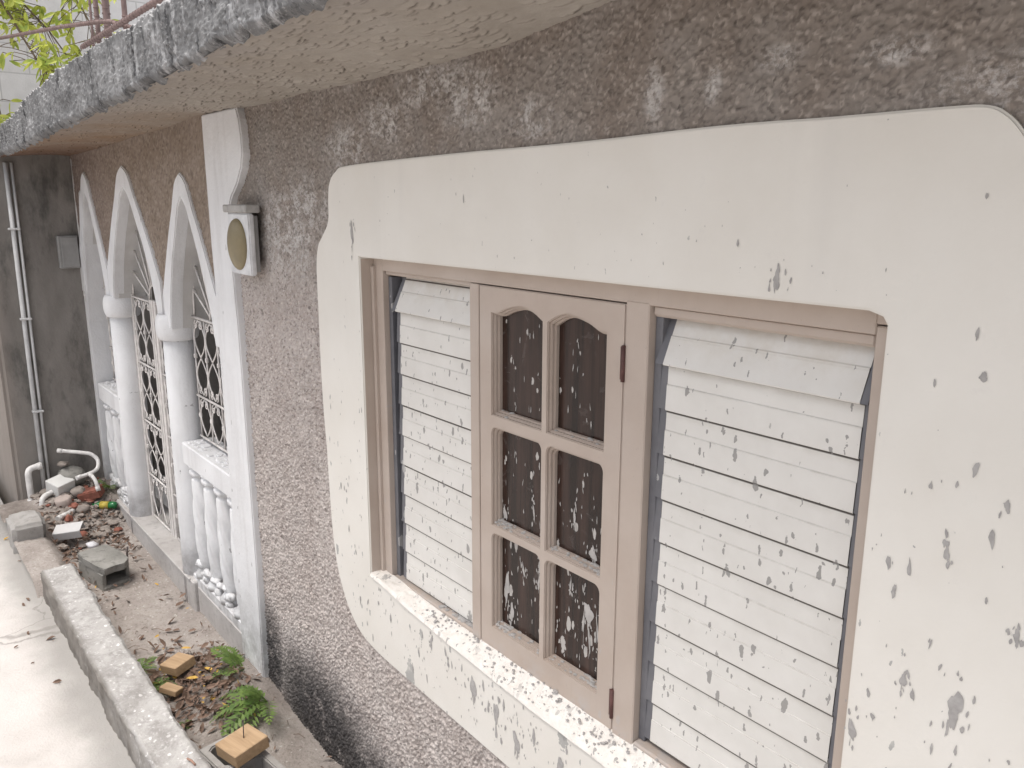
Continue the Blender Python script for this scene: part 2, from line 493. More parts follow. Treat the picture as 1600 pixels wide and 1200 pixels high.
def mat_soffit():
    m = M("soffit_plaster", 0.92, 0.15)
    p = m.sep(m.pos()); g = m.attr("groove")
    base = m.mix(m.map(m.noise(3, 5, 0.65), 0.3, 0.7), (0.33, 0.295, 0.255), (0.405, 0.37, 0.33))
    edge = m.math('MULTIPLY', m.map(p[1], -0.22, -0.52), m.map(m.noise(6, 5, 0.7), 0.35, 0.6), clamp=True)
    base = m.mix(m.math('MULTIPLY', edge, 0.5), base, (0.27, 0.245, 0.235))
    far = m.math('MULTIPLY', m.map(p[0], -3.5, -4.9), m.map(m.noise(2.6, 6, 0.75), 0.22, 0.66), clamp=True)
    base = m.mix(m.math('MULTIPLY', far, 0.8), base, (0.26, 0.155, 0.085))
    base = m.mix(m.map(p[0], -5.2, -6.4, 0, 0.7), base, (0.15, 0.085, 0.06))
    base = m.mix(m.math('MULTIPLY', g, 0.9), base, (0.07, 0.05, 0.04))  # shade inside the stroke grooves is put into the plaster colour
    m.color(base); m.bump(m.noise(120, 4, 0.7), 0.4, 0.004)
    return m.m
def mat_fascia():
    m = M("weathered_fascia", 0.95, 0.2)
    p = m.sep(m.pos())
    v = m.vec(p[0], p[1], m.math('MULTIPLY', p[2], 0.30))
    st = m.noise(13, 5, 0.7, v=v)
    base = m.mix(m.map(m.noise(5, 5, 0.65), 0.35, 0.66), (0.13, 0.13, 0.132), (0.26, 0.26, 0.262))
    lite = m.math('MULTIPLY', m.map(st, 0.54, 0.66), m.map(p[0], -3.6, -2.7, 0.15, 1.0))
    base = m.mix(m.math('MULTIPLY', lite, 0.7), base, (0.52, 0.52, 0.53))
    dk = m.math('MULTIPLY', m.map(m.noise(16, 5, 0.7, v=m.vm('ADD', v, (4, 9, 2))), 0.52, 0.66), 0.9)
    base = m.mix(dk, base, (0.035, 0.035, 0.038))
    fine = m.noise(46, 5, 0.75)
    base = m.mix(m.map(fine, 0.56, 0.70, 0, 0.75), base, (0.45, 0.44, 0.44))
    base = m.mix(m.map(fine, 0.42, 0.30, 0, 0.85), base, (0.045, 0.045, 0.047))
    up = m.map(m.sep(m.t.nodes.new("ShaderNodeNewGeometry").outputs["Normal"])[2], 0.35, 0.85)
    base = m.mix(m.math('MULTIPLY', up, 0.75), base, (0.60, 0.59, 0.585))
    m.color(base); m.bump(m.noise(110, 4, 0.75), 0.6, 0.005)
    return m.m
def mat_concrete(name, c1, c2, dark=(0.12, 0.11, 0.10), specks=0.0, bump=0.5, darkamt=0.5, scale=4):
    m = M(name, 0.92, 0.2)
    base = m.mix(m.map(m.noise(scale, 6, 0.65), 0.3, 0.7), c1, c2)
    base = m.mix(m.map(m.noise(scale * 4.7, 5, 0.7), 0.52, 0.75, 0, darkamt), base, dark)
    if specks:
        o = m.vor(34, v=m.vm('ADD', m.pos(), m.vec(m.math('MULTIPLY', m.noise(50, 2), 0.03), 0.0, 0.0)))
        r = m.sep(o["Color"])[0]
        s = m.map(m.math('SUBTRACT', m.math('MULTIPLY', m.math('POWER', r, 2.0), 0.36), o["Distance"]), 0, 0.06)
        base = m.mix(m.math('MULTIPLY', s, specks), base, (0.72, 0.70, 0.69))
    if name.startswith("kerb"):
        p = m.sep(m.pos())
        base = m.mix(m.map(m.noise(7, 6, 0.75), 0.46, 0.62, 0, 0.6), base, (0.21, 0.195, 0.185))
        base = m.mix(m.map(m.noise(27, 5, 0.8), 0.54, 0.66, 0, 0.7), base, (0.60, 0.585, 0.575))
        gr = m.map(m.math('ADD', p[1], m.math('MULTIPLY', m.math('SUBTRACT', m.noise(14, 4), 0.5), 0.02)), -0.742, -0.764)
        base = m.mix(m.math('MULTIPLY', gr, 0.92), base, m.mix(m.map(m.noise(9, 4), 0.35, 0.65), (0.13, 0.115, 0.10), (0.22, 0.20, 0.18)))
    m.color(base); m.bump(m.noise(75, 5, 0.72), bump, 0.008)
    return m.m
def mat_soil():
    m = M("sandy_soil", 0.97, 0.1)
    p = m.sep(m.pos())
    base = m.mix(m.map(m.noise(5, 6, 0.65), 0.3, 0.7), (0.30, 0.262, 0.238), (0.43, 0.39, 0.36))
    base = m.mix(m.map(m.noise(55, 4, 0.7), 0.5, 0.72, 0, 0.5), base, (0.12, 0.095, 0.08))
    o = m.vor(60); r = m.sep(o["Color"])[0]
    s = m.map(m.math('SUBTRACT', m.math('MULTIPLY', m.math('POWER', r, 5.0), 0.45), o["Distance"]), 0, 0.05)
    base = m.mix(s, base, (0.50, 0.47, 0.44))
    dk = m.math('MULTIPLY', m.vmax([m.blob((-3.6, -0.3, 0), (0.75, 0.5, 0.8)), m.map(p[0], -6.0, -6.6)]), m.map(m.noise(6, 4), 0.3, 0.6), clamp=True)
    base = m.mix(m.math('MULTIPLY', dk, 0.6), base, (0.11, 0.085, 0.07))
    m.color(base); m.bump(m.noise(90, 5, 0.75), 0.8, 0.012)
    return m.m
def mat_path():
    m = M("path_concrete", 0.93, 0.2)
    p = m.sep(m.pos())
    base = m.mix(m.map(m.noise(1.6, 5, 0.6), 0.3, 0.7), (0.50, 0.465, 0.44), (0.60, 0.57, 0.545))
    base = m.mix(m.map(m.noise(9, 5, 0.7), 0.55, 0.78, 0, 0.3), base, (0.40, 0.37, 0.345))
    d = m.math('ADD', p[1], m.math('MULTIPLY', m.math('SUBTRACT', m.noise(4, 5, 0.6), 0.5), 0.20))
    stain = m.map(d, -1.02, -0.80, 0, 0.75, True)
    base = m.mix(stain, base, (0.25, 0.24, 0.225))
    base = m.mix(m.map(m.noise(40, 5, 0.75), 0.60, 0.74, 0, 0.4), base, (0.33, 0.30, 0.275))
    wob = m.vm('ADD', m.pos(), m.vec(m.math('MULTIPLY', m.noise(5, 4), 0.22), m.math('MULTIPLY', m.noise(6, 4, v=m.vm('ADD', m.pos(), (3, 1, 7))), 0.22), 0.0))
    ed = m.vor(0.9, v=wob, feature='DISTANCE_TO_EDGE')["Distance"]
    base = m.mix(m.map(ed, 0.0045, 0.0015, 0, 0.55), base, (0.20, 0.185, 0.17))
    base = m.mix(m.map(m.noise(2.7, 5, 0.7, v=m.vm('ADD', m.pos(), (11, 4, 2))), 0.54, 0.72, 0, 0.35), base, (0.36, 0.33, 0.305))
    m.color(base); m.bump(m.noise(70, 5, 0.72), 0.5, 0.008)
    return m.m
def mat_darkwall():
    m = M("damp_dark_plaster", 0.9, 0.2)
    p = m.sep(m.pos())
    v = m.vec(p[0], p[1], m.math('MULTIPLY', p[2], 0.4))
    base = m.mix(m.map(m.noise(3.2, 5, 0.65, v=v), 0.3, 0.7), (0.165, 0.150, 0.138), (0.275, 0.258, 0.24))
    base = m.mix(m.map(m.noise(4.4, 5, 0.7, v=m.vm('ADD', v, (9, 3, 1))), 0.52, 0.68, 0, 0.7), base, (0.06, 0.06, 0.056))
    base = m.mix(m.map(p[1], -0.55, -0.66, 0, 0.8), base, (0.27, 0.235, 0.21))  # street-side face coloured paler: its sunlit look is painted in
    m.color(base); m.bump(m.noise(60, 5, 0.7), 0.4, 0.006)
    return m.m
def mat_block():
    m = M("grey_blockwork", 0.9, 0.2)
    p = m.sep(m.pos())
    b = m.t.nodes.new("ShaderNodeTexBrick")
    m.put(b.inputs["Vector"], m.vec(m.math('ADD', p[1], 0.13), m.math('ADD', p[2], -0.09), 0.0))
    b.inputs["Scale"].default_value = 1.0; b.inputs["Brick Width"].default_value = 0.41; b.inputs["Row Height"].default_value = 0.21
    b.inputs["Mortar Size"].default_value = 0.006; b.inputs["Mortar Smooth"].default_value = 0.5
    m.put(b.inputs["Color1"], (0.60, 0.585, 0.58)); m.put(b.inputs["Color2"], (0.66, 0.645, 0.645)); m.put(b.inputs["Mortar"], (0.45, 0.44, 0.435))
    base = m.mix(m.map(m.noise(9, 5), 0.4, 0.75, 0, 0.3), b.outputs["Color"], (0.40, 0.385, 0.375))
    m.color(base); m.bump(m.noise(80, 5), 0.4, 0.006)
    return m.m
def mat_leaf(name, c1, c2):
    m = M(name, 0.5, 0.4)
    o = m.t.nodes.new("ShaderNodeObjectInfo")
    m.color(m.mix(m.map(m.noise(23, 2), 0.35, 0.65), c1, c2))
    tr = m.t.nodes.new("ShaderNodeBsdfTranslucent"); m.put(tr.inputs[0], tuple(min(1, c * 1.4) for c in c2))
    mx = m.t.nodes.new("ShaderNodeMixShader"); mx.inputs[0].default_value = 0.35
    m.t.links.new(m.b.outputs[0], mx.inputs[1]); m.t.links.new(tr.outputs[0], mx.inputs[2])
    m.t.links.new(mx.outputs[0], m.t.nodes["Material Output"].inputs[0])
    return m.m
def mat_wood():
    m = M("pale_pine", 0.75, 0.25)
    p = m.obj(); s = m.sep(p)
    n = m.noise(6, 4, 0.6, v=m.vec(s[0], m.math('MULTIPLY', s[1], 9), m.math('MULTIPLY', s[2], 9)), dist=0.6)
    m.color(m.mix(m.map(n, 0.3, 0.7), (0.30, 0.20, 0.115), (0.43, 0.30, 0.185))); m.bump(n, 0.2, 0.003)
    return m.m

ROUGH = mat_roughcast(); SPAN = mat_spandrel(); CREAM = mat_cream(); CEMENT = mat_cement(); SILL = mat_sill(); WHITE = mat_white()
REVEAL = mat_reveal(); FRAME = mat_frame(); BLADE = mat_blade(); CHAN = mat_channel(); PANE = mat_pane(); SOFFIT = mat_soffit()
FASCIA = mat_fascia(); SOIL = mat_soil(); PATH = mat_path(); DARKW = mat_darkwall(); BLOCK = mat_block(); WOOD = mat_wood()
KERB = mat_concrete("kerb_concrete", (0.33, 0.315, 0.30), (0.46, 0.445, 0.43), specks=0.9, darkamt=0.4)
CONC = mat_concrete("old_concrete", (0.27, 0.255, 0.24), (0.38, 0.365, 0.35), darkamt=0.5)
CONCD = mat_concrete("mossy_concrete", (0.17, 0.165, 0.15), (0.30, 0.29, 0.27), dark=(0.05, 0.05, 0.045), darkamt=0.7)
STEP = mat_concrete("step_concrete", (0.40, 0.375, 0.36), (0.52, 0.50, 0.485), darkamt=0.35)
GROUND = mat_concrete("ground_earth", (0.36, 0.33, 0.30), (0.46, 0.43, 0.40), darkamt=0.3, scale=1.0)
ROOM = plain("veranda_paint", (0.80, 0.79, 0.79), 0.85, 0.2, 0.2, 3)
ROOMD = plain("dark_interior", (0.30, 0.28, 0.28), 0.9, 0.2, 0.2, 3)
IRON = plain("painted_grille_iron", (0.66, 0.625, 0.60), 0.55, 0.4, 0.2, 20, 0.2, 90)
IRONR = plain("rusty_grille_iron", (0.46, 0.31, 0.215), 0.7, 0.3, 0.3, 20, 0.2, 90)
REBAR = plain("rusty_rebar", (0.21, 0.15, 0.14), 0.85, 0.3, 0.25, 25, 0.3, 120)
PVC = plain("grimy_pvc", (0.60, 0.585, 0.57), 0.5, 0.4, 0.22, 16)
GALV = plain("grey_conduit", (0.52, 0.52, 0.525), 0.5, 0.4, 0.15, 10)
BOXG = plain("grey_box_paint", (0.27, 0.265, 0.26), 0.6, 0.35, 0.15, 10)
HINGE = plain("rusty_hinge", (0.10, 0.045, 0.04), 0.6, 0.4, 0.3, 60)
LAMPW = plain("lamp_white_plastic", (0.62, 0.62, 0.63), 0.5, 0.4, 0.14, 20)
LAMPD = plain("yellowed_diffuser", (0.215, 0.175, 0.10), 0.4, 0.35, 0.14, 14)
BRICK = plain("broken_clay_brick", (0.235, 0.095, 0.07), 0.9, 0.2, 0.25, 30, 0.4, 90)
STONE = plain("rubble_stone", (0.27, 0.235, 0.21), 0.92, 0.2, 0.25, 20, 0.5, 60)
DRYLEAF = plain("dry_leaf", (0.185, 0.125, 0.095), 0.8, 0.25, 0.45, 14)
YLEAF = plain("yellow_leaf", (0.52, 0.33, 0.08), 0.7, 0.25, 0.3, 14)
BARK = plain("twig_bark", (0.15, 0.115, 0.085), 0.9, 0.2, 0.3, 30, 0.4, 80)
LEAF = mat_leaf("tree_leaf", (0.18, 0.28, 0.05), (0.50, 0.52, 0.11))
FERN = mat_leaf("fern_leaf", (0.085, 0.15, 0.04), (0.21, 0.30, 0.085))
GREENP = M("green_bottle_plastic", 0.12, 0.6); GREENP.color((0.015, 0.14, 0.04)); GREENP = GREENP.m
YELLOWP = plain("yellow_label", (0.42, 0.33, 0.06), 0.5, 0.4, 0.2, 20)
SPLASH = plain("pale_splash", (0.40, 0.38, 0.365), 0.9, 0.2, 0.15, 40, 0.3, 120)
NAIL = plain("rusty_nail", (0.08, 0.06, 0.055), 0.6, 0.5, 0.2, 40)

# ------------------------------------------------------------------ ground, path, planter bed
def bedz(x, y):
    s = lambda a, b, v: (lambda t: t * t * (3 - 2 * t))(min(1, max(0, (v - a) / (b - a))))
    z = -0.13 + 0.22 * s(-5.95, -6.75, x) + 0.05 * s(-4.4, -5.6, x)
    z += 0.07 * math.exp(-((x + 3.75) / 0.35) ** 2 - ((y + 0.12) / 0.2) ** 2)
    z += 0.14 * s(-5.0, -5.35, x) * s(-0.48, -0.64, y) * (1 - s(-6.2, -6.5, x))
    z -= 0.10 * s(-6.3, -7.2, x) * s(-0.40, -0.62, y)
    return z
bm = bmesh.new()
for (x0, x1, y0, y1) in [(-90, 90, -90, 90)]:
    bm.faces.new([bm.verts.new(c) for c in ((x0, y0, -0.30), (x1, y0, -0.30), (x1, y1, -0.30), (x0, y1, -0.30))])
tag(obj("ground", bm, GROUND), kind="structure")
xs = np.linspace(-16, 6, 221); ys = np.linspace(-9.0, -0.72, 84)
X, Y = np.meshgrid(xs, ys, indexing='ij')
P = np.stack([X, Y, -0.012 + 0.014 * (fbm2(X * 1.3 + 9, Y * 1.3, 3) - 0.45)], -1)
tag(grid_object("path", xs, ys, P, PATH), kind="structure")
xs = np.arange(-6.9, -1.2, 0.016); ys = np.arange(-0.80, 0.06, 0.016)
X, Y = np.meshgrid(xs, ys, indexing='ij')
Z = np.vectorize(bedz)(X, Y) + 0.05 * (fbm2(X * 4, Y * 4, 4, 3) - 0.47) + 0.02 * (fbm2(X * 19, Y * 19, 3, 8) - 0.45)
tag(grid_object("soil_bed", xs, ys, np.stack([X, Y, Z], -1), SOIL), kind="structure")

# ------------------------------------------------------------------ the house
house = thing("house", "roughcast house with white pointed arches and a cream bordered louvre window under a mouldy eave", "house")

# surround outline (x,z), front at y=-0.025
SUR = [(-2.576, 2.421), (-2.682, 2.403), (-2.73, 2.366), (-2.746, 2.31), (-2.754, 2.231), (-2.806, 2.176), (-2.847, 2.135), (-2.868, 2.05), (-2.87, 1.878),
       (-2.873, 1.702), (-2.868, 1.497), (-2.856, 1.342), (-2.848, 1.129), (-2.837, 0.98), (-2.81, 0.849), (-2.759, 0.742), (-2.695, 0.67), (-2.62, 0.626),
       (-2.526, 0.607), (-2.40, 0.599), (-2.0, 0.590), (-1.60, 0.583), (-1.2, 0.58), (-0.75, 0.58), (-0.56, 0.60), (-0.42, 0.66), (-0.35, 0.80), (-0.325, 1.1), (-0.31, 1.7),
       (-0.315, 2.05), (-0.37, 2.17), (-0.43, 2.27), (-0.455, 2.35), (-0.49, 2.404), (-0.515, 2.431), (-0.545, 2.446), (-0.605, 2.449), (-0.8, 2.448), (-1.046, 2.449), (-1.45, 2.439), (-1.981, 2.434)]
OPX0, OPX1, OPZ = -2.530, -0.664, 2.112
SILLP = [(-0.664, 0.838), (-1.0, 0.845), (-1.33, 0.852), (-1.714, 0.862), (-2.02, 0.878), (-2.258, 0.895), (-2.42, 0.915), (-2.53, 0.926)]
def sill_z(x):
    return float(np.interp(x, [p[0] for p in SILLP[::-1]], [p[1] for p in SILLP[::-1]]))

# front wall roughcast with real thrown chippings
def inside_poly(px, pz, poly):
    r = np.zeros(px.shape, bool); j = len(poly) - 1
    for i in range(len(poly)):
        xi, zi = poly[i]; xj, zj = poly[j]
        c = ((zi > pz) != (zj > pz)) & (px < (xj - xi) * (pz - zi) / (zj - zi + 1e-12) + xi)
        r ^= c; j = i
    return r
def roughcast(name, x0, x1, z0, z1, step, keepf, n_per_m2, rr, hr, mat, ampf, seed, parent, base=0.0):
    xs = np.arange(x0, x1 + step / 2, step); zs = np.arange(z0, z1 + step / 2, step)
    nx, nz = len(xs), len(zs)
    gen = np.random.default_rng(seed)
    H, T = chip_field(nx, nz, step, int(n_per_m2 * (x1 - x0) * (z1 - z0)), rr[0], rr[1], hr[0], hr[1], gen)
    X, Z = np.meshgrid(xs, zs, indexing='ij')
    mort = 0.010 * (fbm2(X * 9, Z * 9, 4, seed) - 0.45) + 0.004 * (fbm2(X * 60, Z * 60, 2, seed + 5) - 0.4)
    A = ampf(X, Z)
    h = mort * 0.8 + H * A + base
    Pt = np.stack([X, -h, Z], -1)
    cx = (X[:-1, :-1] + X[1:, 1:]) / 2; cz = (Z[:-1, :-1] + Z[1:, 1:]) / 2
    T = 0.5 + (T - 0.5) * np.where(H > 0, 1, 0)
    return grid_object(name, xs, zs, Pt, mat, parent, keep=keepf(cx, cz), attrs={"tone": T, "relief": H * 200})
inner = [(x * 0.0 + x + (0.05 if x < -1.6 else -0.05), z) for x, z in SUR]
def keep_main(cx, cz):
    k = ~inside_poly(cx, cz, [(-2.79, 0.90), (-2.60, 0.66), (-0.60, 0.64), (-0.38, 0.9), (-0.37, 2.05), (-0.55, 2.38), (-2.62, 2.36), (-2.79, 2.05)])
    return k
def amp_main(X, Z):
    t = np.clip((Z - 1.5) / 0.6, 0, 1)
    n = fbm2(X * 3, Z * 3, 3, 4)
    return (1.0 - 0.5 * t) * (0.75 + 0.6 * n)
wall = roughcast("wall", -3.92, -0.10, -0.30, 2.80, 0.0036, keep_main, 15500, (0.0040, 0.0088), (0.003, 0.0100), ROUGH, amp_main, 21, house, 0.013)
# rest of the front wall (right of the view), backing and the other house walls
bm = bmesh.new()
box(bm, -0.10, 2.2, -0.002, 0.25, -0.30, 2.80)
box(bm, -3.60, -0.10, 0.115, 0.25, -0.30, 2.80)
box(bm, 2.0, 2.2, 0.25, 4.2, -0.30, 2.80)
box(bm, -6.85, 2.2, 4.2, 4.4, -0.30, 2.80)
box(bm, -3.90, -3.60, 0.10, 1.30, -0.30, 2.80)
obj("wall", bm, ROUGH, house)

# arcade -----------------------------------------------------------
OUT = [(0, 0), (0.022, 0.065), (0.05, 0.115), (0.11, 0.165), (0.18, 0.215), (0.29, 0.315), (0.39, 0.395), (0.50, 0.48), (0.60, 0.555), (0.70, 0.625)]
INN = [(0, 0), (0.02, 0.030), (0.05, 0.062), (0.12, 0.10), (0.19, 0.135), (0.31, 0.20), (0.45, 0.26), (0.58, 0.30), (0.72, 0.33)]
def hw(tab, h):
    return float(np.interp(h, [a for a, b in tab], [b for a, b in tab]))
# centre, half span for valley, outer tip z, inner tip z
ARCH = [(-6.44, 0.42, 2.495, 2.345), (-5.425, 0.600, 2.508, 2.375), (-4.345, 0.455, 2.440, 2.315)]
def arch_curve(cx, half, tip, tab, base, zb, n=26):
    """left-to-right list of (x,z) over the arch from z=zb up to the tip"""
    L = []
    for i in range(n + 1):
        t = i / n; z = zb + (tip - zb) * (1 - (1 - t) ** 1.7)
        h = tip - z
        w = hw(tab, h) * half / base
        L.append((cx - w, z))
    return L + [(2 * cx - x, z) for x, z in L[::-1][1:]]
arch_in = []
for (cx, half, to, ti) in ARCH:
    zv = to - 0.66
    ob = hw(OUT, 0.66)
    o = arch_curve(cx, half, to, OUT, ob, zv)
    legw = 0.105 if half > 0.5 else 0.10
    i_ = arch_curve(cx, half - legw, ti, INN, 0.33, ti - 0.72)
    zi = ti - 0.72
    arch_in.append(i_)
    bm = bmesh.new()
    poly = [(cx - half, zi + 0.02)] + o + [(cx + half, zi + 0.02)] + [(cx + half - 0.005, zi)] + i_[::-1] + [(cx - half + 0.005, zi)]
    # dedupe
    q = []
    for p in poly:
        if not q or (abs(p[0] - q[-1][0]) + abs(p[1] - q[-1][1]) > 1e-4): q.append(p)
    slab_xz(bm, [q], -0.045, 0.02, 0.006)
    obj("arch_trim", bm, WHITE, house)
# spandrel roughcast above the arches
def keep_span(cx, cz):
    k = np.ones(cx.shape, bool)
    for i_ in arch_in:
        ax = [p[0] for p in i_]
        mx_ = sum(ax) / len(ax); poly = [(min(ax) - 0.02, 1.0)] + [(x * 1.07 - 0.07 * sum(ax) / len(ax), z + 0.012) for x, z in i_] + [(max(ax) + 0.02, 1.0)]
        k &= ~inside_poly(cx, cz, poly)
    return k
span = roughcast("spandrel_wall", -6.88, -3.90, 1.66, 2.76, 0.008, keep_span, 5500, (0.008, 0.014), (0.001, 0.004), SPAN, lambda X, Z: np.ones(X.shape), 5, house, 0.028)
# solid behind the spandrel + reveals
bm = bmesh.new()
loops = [(-6.95, 2.76), (-6.95, 1.66)]
for i_ in arch_in: loops += [(i_[0][0], 1.60)] + i_ + [(i_[-1][0], 1.60)]
loops += [(-3.86, 1.66), (-3.86, 2.76)]
q = []
for p in loops:
    if not q or (abs(p[0] - q[-1][0]) + abs(p[1] - q[-1][1]) > 1e-4): q.append(p)
slab_xz(bm, [q], 0.021, 0.20)
obj("arch_reveal", bm, REVEAL, house)
# square piers over the capitals, with their small ledges
for px in (-6.025, -4.822):
    bm = bmesh.new()
    box(bm, px - 0.115, px + 0.115, -0.018, 0.165, 1.655, 1.93, 0.006)
    box(bm, px - 0.128, px + 0.128, -0.005, 0.18, 1.93, 1.965, 0.005)
    box(bm, px - 0.10, px + 0.10, 0.0, 0.19, 1.965, 2.20, 0.004)
    obj("pier", bm, REVEAL, house)
# left end strip and return
bm = bmesh.new()
slab_xz(bm, [[(-6.64, 2.37), (-6.60, 2.30), (-6.68, 1.84), (-6.775, 1.4), (-6.79, 0.10), (-6.93, 0.10), (-6.93, 1.1), (-6.885, 1.4), (-6.81, 1.85), (-6.73, 2.12)]], -0.040, 0.20, 0.005)
obj("end_pilaster", bm, WHITE, house)
# columns with ring capitals
for i, cx in enumerate((-6.025, -4.822)):
    bm = bmesh.new()
    lathe(bm, cx, 0.028, [(0.092, -0.15), (0.092, 0.3), (0.09, 0.9), (0.086, 1.56)], 28)
    c = obj("column", bm, WHITE, house)
    bm = bmesh.new()
    prof = [(0.085, 1.515)] + [(0.098 + 0.022 * math.cos(t) if abs(t) < 1.3 else 0.104, 1.595 + 0.072 * math.sin(t)) for t in np.linspace(-1.5, 1.5, 13)] + [(0.085, 1.668)]
    lathe(bm, cx, 0.028, prof, 28)
    obj("capital_ring", bm, WHITE, c)
# big pilaster beside the arcade
PR = [(-3.505, 2.685), (-3.482, 2.638), (-3.470, 2.573), (-3.468, 2.50), (-3.491, 2.439), (-3.546, 2.376), (-3.626, 2.317), (-3.670, 2.27), (-3.674, 2.22), (-3.671, 1.97), (-3.655, 1.737), (-3.650, 1.2), (-3.645, 0.5), (-3.655, -0.25)]
PL = [(-3.93, -0.25), (-3.93, 0.6), (-3.928, 1.0), (-3.93, 1.61), (-3.945, 1.74), (-3.917, 1.88), (-3.927, 2.1), (-3.930, 2.45), (-3.93, 2.685)]
bm = bmesh.new(); slab_xz(bm, [PR + PL], -0.050, 0.10, 0.006)
obj("pilaster", bm, WHITE, house)
# balustrades in the two side bays
def twist_baluster(bm, cx, cy, z0, z1, r, s):
    prof = [(r * 1.15, z0), (r * 1.2, z0 + 0.03), (r * 0.8, z0 + 0.06)]
    n = 46
    for i in range(n + 1):
        t = i / n; z = z0 + 0.07 + (z1 - z0 - 0.15) * t
        prof.append((r * (0.86 + 0.12 * math.sin(math.pi * t) ** 0.8), z))
    prof += [(r * 0.62, z1 - 0.07), (r * 1.0, z1 - 0.055), (r * 1.05, z1 - 0.03), (r * 0.75, z1 - 0.02), (r * 1.1, z1)]
    lathe(bm, cx, cy, prof, 42, 6, 0.075, 34 * s)
for (x0, x1, nb) in ((-4.735, -3.925, 4), (-6.75, -6.11, 3)):
    bm = bmesh.new()
    box(bm, x0, x1, -0.035, 0.15, 0.795, 0.925, 0.007)
    t = bmesh.new()
    for k in range(90):   # broken plaster on the rail top
        a, b = random.uniform(x0 + 0.03, x1 - 0.03), random.uniform(0.0, 0.14)
        s = random.uniform(0.006, 0.022)
        box(t, a - s, a + s, b - s * 0.7, b + s * 0.7, 0.92, 0.925 + s * 0.35, s * 0.15)
    join(bm, t)
    bal = obj("balustrade", bm, WHITE, house)
    bm = bmesh.new()
    box(bm, x0, x1, -0.035, 0.13, -0.05, 0.10, 0.006)
    for k in range(26):   # moulded leaves along the plinth
        a = random.uniform(x0 + 0.04, x1 - 0.04); z = random.uniform(0.10, 0.19); s = random.uniform(0.02, 0.045)
        t = bmesh.new(); bmesh.ops.create_icosphere(t, subdivisions=2, radius=1)
        for v in t.verts:
            v.co = Vector((a + v.co.x * s, -0.012 + v.co.y * 0.022 + 0.02 * random.random() * 0, z + v.co.z * s * 0.7)) + Vector((0, 0.012 * mnoise.noise(v.co * 3 + Vector((k, 0, 0))), 0.012 * mnoise.noise(v.co * 2)))
        for f in t.faces: f.smooth = True
        join(bm, t)
    obj("balustrade_plinth", bm, WHITE, bal)
    for k in range(nb):
        cx = x0 + (x1 - x0) * (k + 0.5) / nb
        bm = bmesh.new(); twist_baluster(bm, cx, 0.04, 0.10, 0.796, 0.068, 1)
        obj("baluster", bm, WHITE, bal)
# ironwork ---------------------------------------------------------
def spiral(cx, cz, r, a0, turns, sgn, n=16):
    return [(cx + r * (1 - 0.75 * i / n) * math.cos(a0 + sgn * turns * 2 * math.pi * i / n), cz + r * (1 - 0.75 * i / n) * math.sin(a0 + sgn * turns * 2 * math.pi * i / n)) for i in range(n + 1)]
def scroll(bm, x, y, za, zb, w, r, mi=0, ends=3):
    """two bowed bars from za down to zb round a vertical, with curled ends"""
    for s in (-1, 1):
        L = []
        n = 18
        for i in range(n + 1):
            t = i / n
            L.append((x + s * w * (math.sin(math.pi * t) ** 0.95), za + (zb - za) * t))
        tube(bm, [(a, y, b) for a, b in L], r, 5, mi)
        for zc, up in ((za, -1), (zb, 1)):
            if not ends & (1 if up < 0 else 2): continue
            sp = spiral(x + s * w * 0.42, zc + up * 0.030, 0.026, math.pi * 0.5 * -up, 1.15, s * up)
            tube(bm, [(a, y - 0.003, b) for a, b in sp], r * 0.9, 5, mi)
def grille(bm, x0, x1, y, levels, nv, r=0.0052, rust=None):
    for z in levels: tube(bm, [(x0, y - 0.008, z), (x1, y - 0.008, z)], r * 1.5, 4)
    p = (x1 - x0) / nv
    for k in range(nv + 1):
        x = x0 + p * k
        mi = 1 if rust and x > rust else 0
        tube(bm, [(x, y, levels[-1]), (x, y, levels[0])], r, 5, mi)
        for i in range(len(levels) - 1):
            zc = (levels[i] + levels[i + 1]) / 2
            box(bm, x - 0.009, x + 0.009, y - 0.009, y + 0.009, zc - 0.014, zc + 0.014, 0.004, mi)
    for k in range(nv):
        x = x0 + p * (k + 0.5)
        mi = 1 if rust and x > rust else 0
        for i in range(len(levels) - 1):
            za, zb = levels[i] - 0.012, levels[i + 1] + 0.012
            zc = (za + zb) / 2
            if za - zb < 0.3: scroll(bm, x, y, za, zb, p * 0.44, r * 0.85, mi, 1)
            else: scroll(bm, x, y, za, zc + 0.003, p * 0.46, r * 0.85, mi, 1); scroll(bm, x, y, zc - 0.003, zb, p * 0.46, r * 0.85, mi, 2)
def sunburst(bm, cx, y, z0, rad, zr, n, r=0.0065):
    arc = [(cx + rad * math.cos(math.pi * i / 20), y, z0 + zr * math.sin(math.pi * i / 20)) for i in range(21)]
    tube(bm, arc, r, 5)
    hubr = rad * 0.22
    tube(bm, [(cx + hubr * math.cos(math.pi * i / 12), y, z0 + hubr * math.sin(math.pi * i / 12)) for i in range(13)], r, 5)
    for k in range(1, n):
        a = math.pi * k / n
        tube(bm, [(cx + hubr * math.cos(a), y, z0 + hubr * math.sin(a)), (cx + rad * math.cos(a), y, z0 + zr * math.sin(a))], r * 1.1, 5)
bm = bmesh.new()
lv = [1.665, 1.215, 0.80, 0.40, 0.085]
grille(bm, -5.90, -5.50, 0.075, lv, 2); grille(bm, -5.35, -4.93, 0.075, lv, 2, rust=-5.18)
for xx in (-5.925, -5.475, -5.445, -5.385, -4.915):
    box(bm, xx - 0.020, xx + 0.020, 0.062, 0.085, 0.07, 1.68, 0.002)
sunburst(bm, -5.42, 0.078, 1.67, 0.48, 0.56, 10)
obj("entrance_gate", bm, [IRON, IRONR], house)
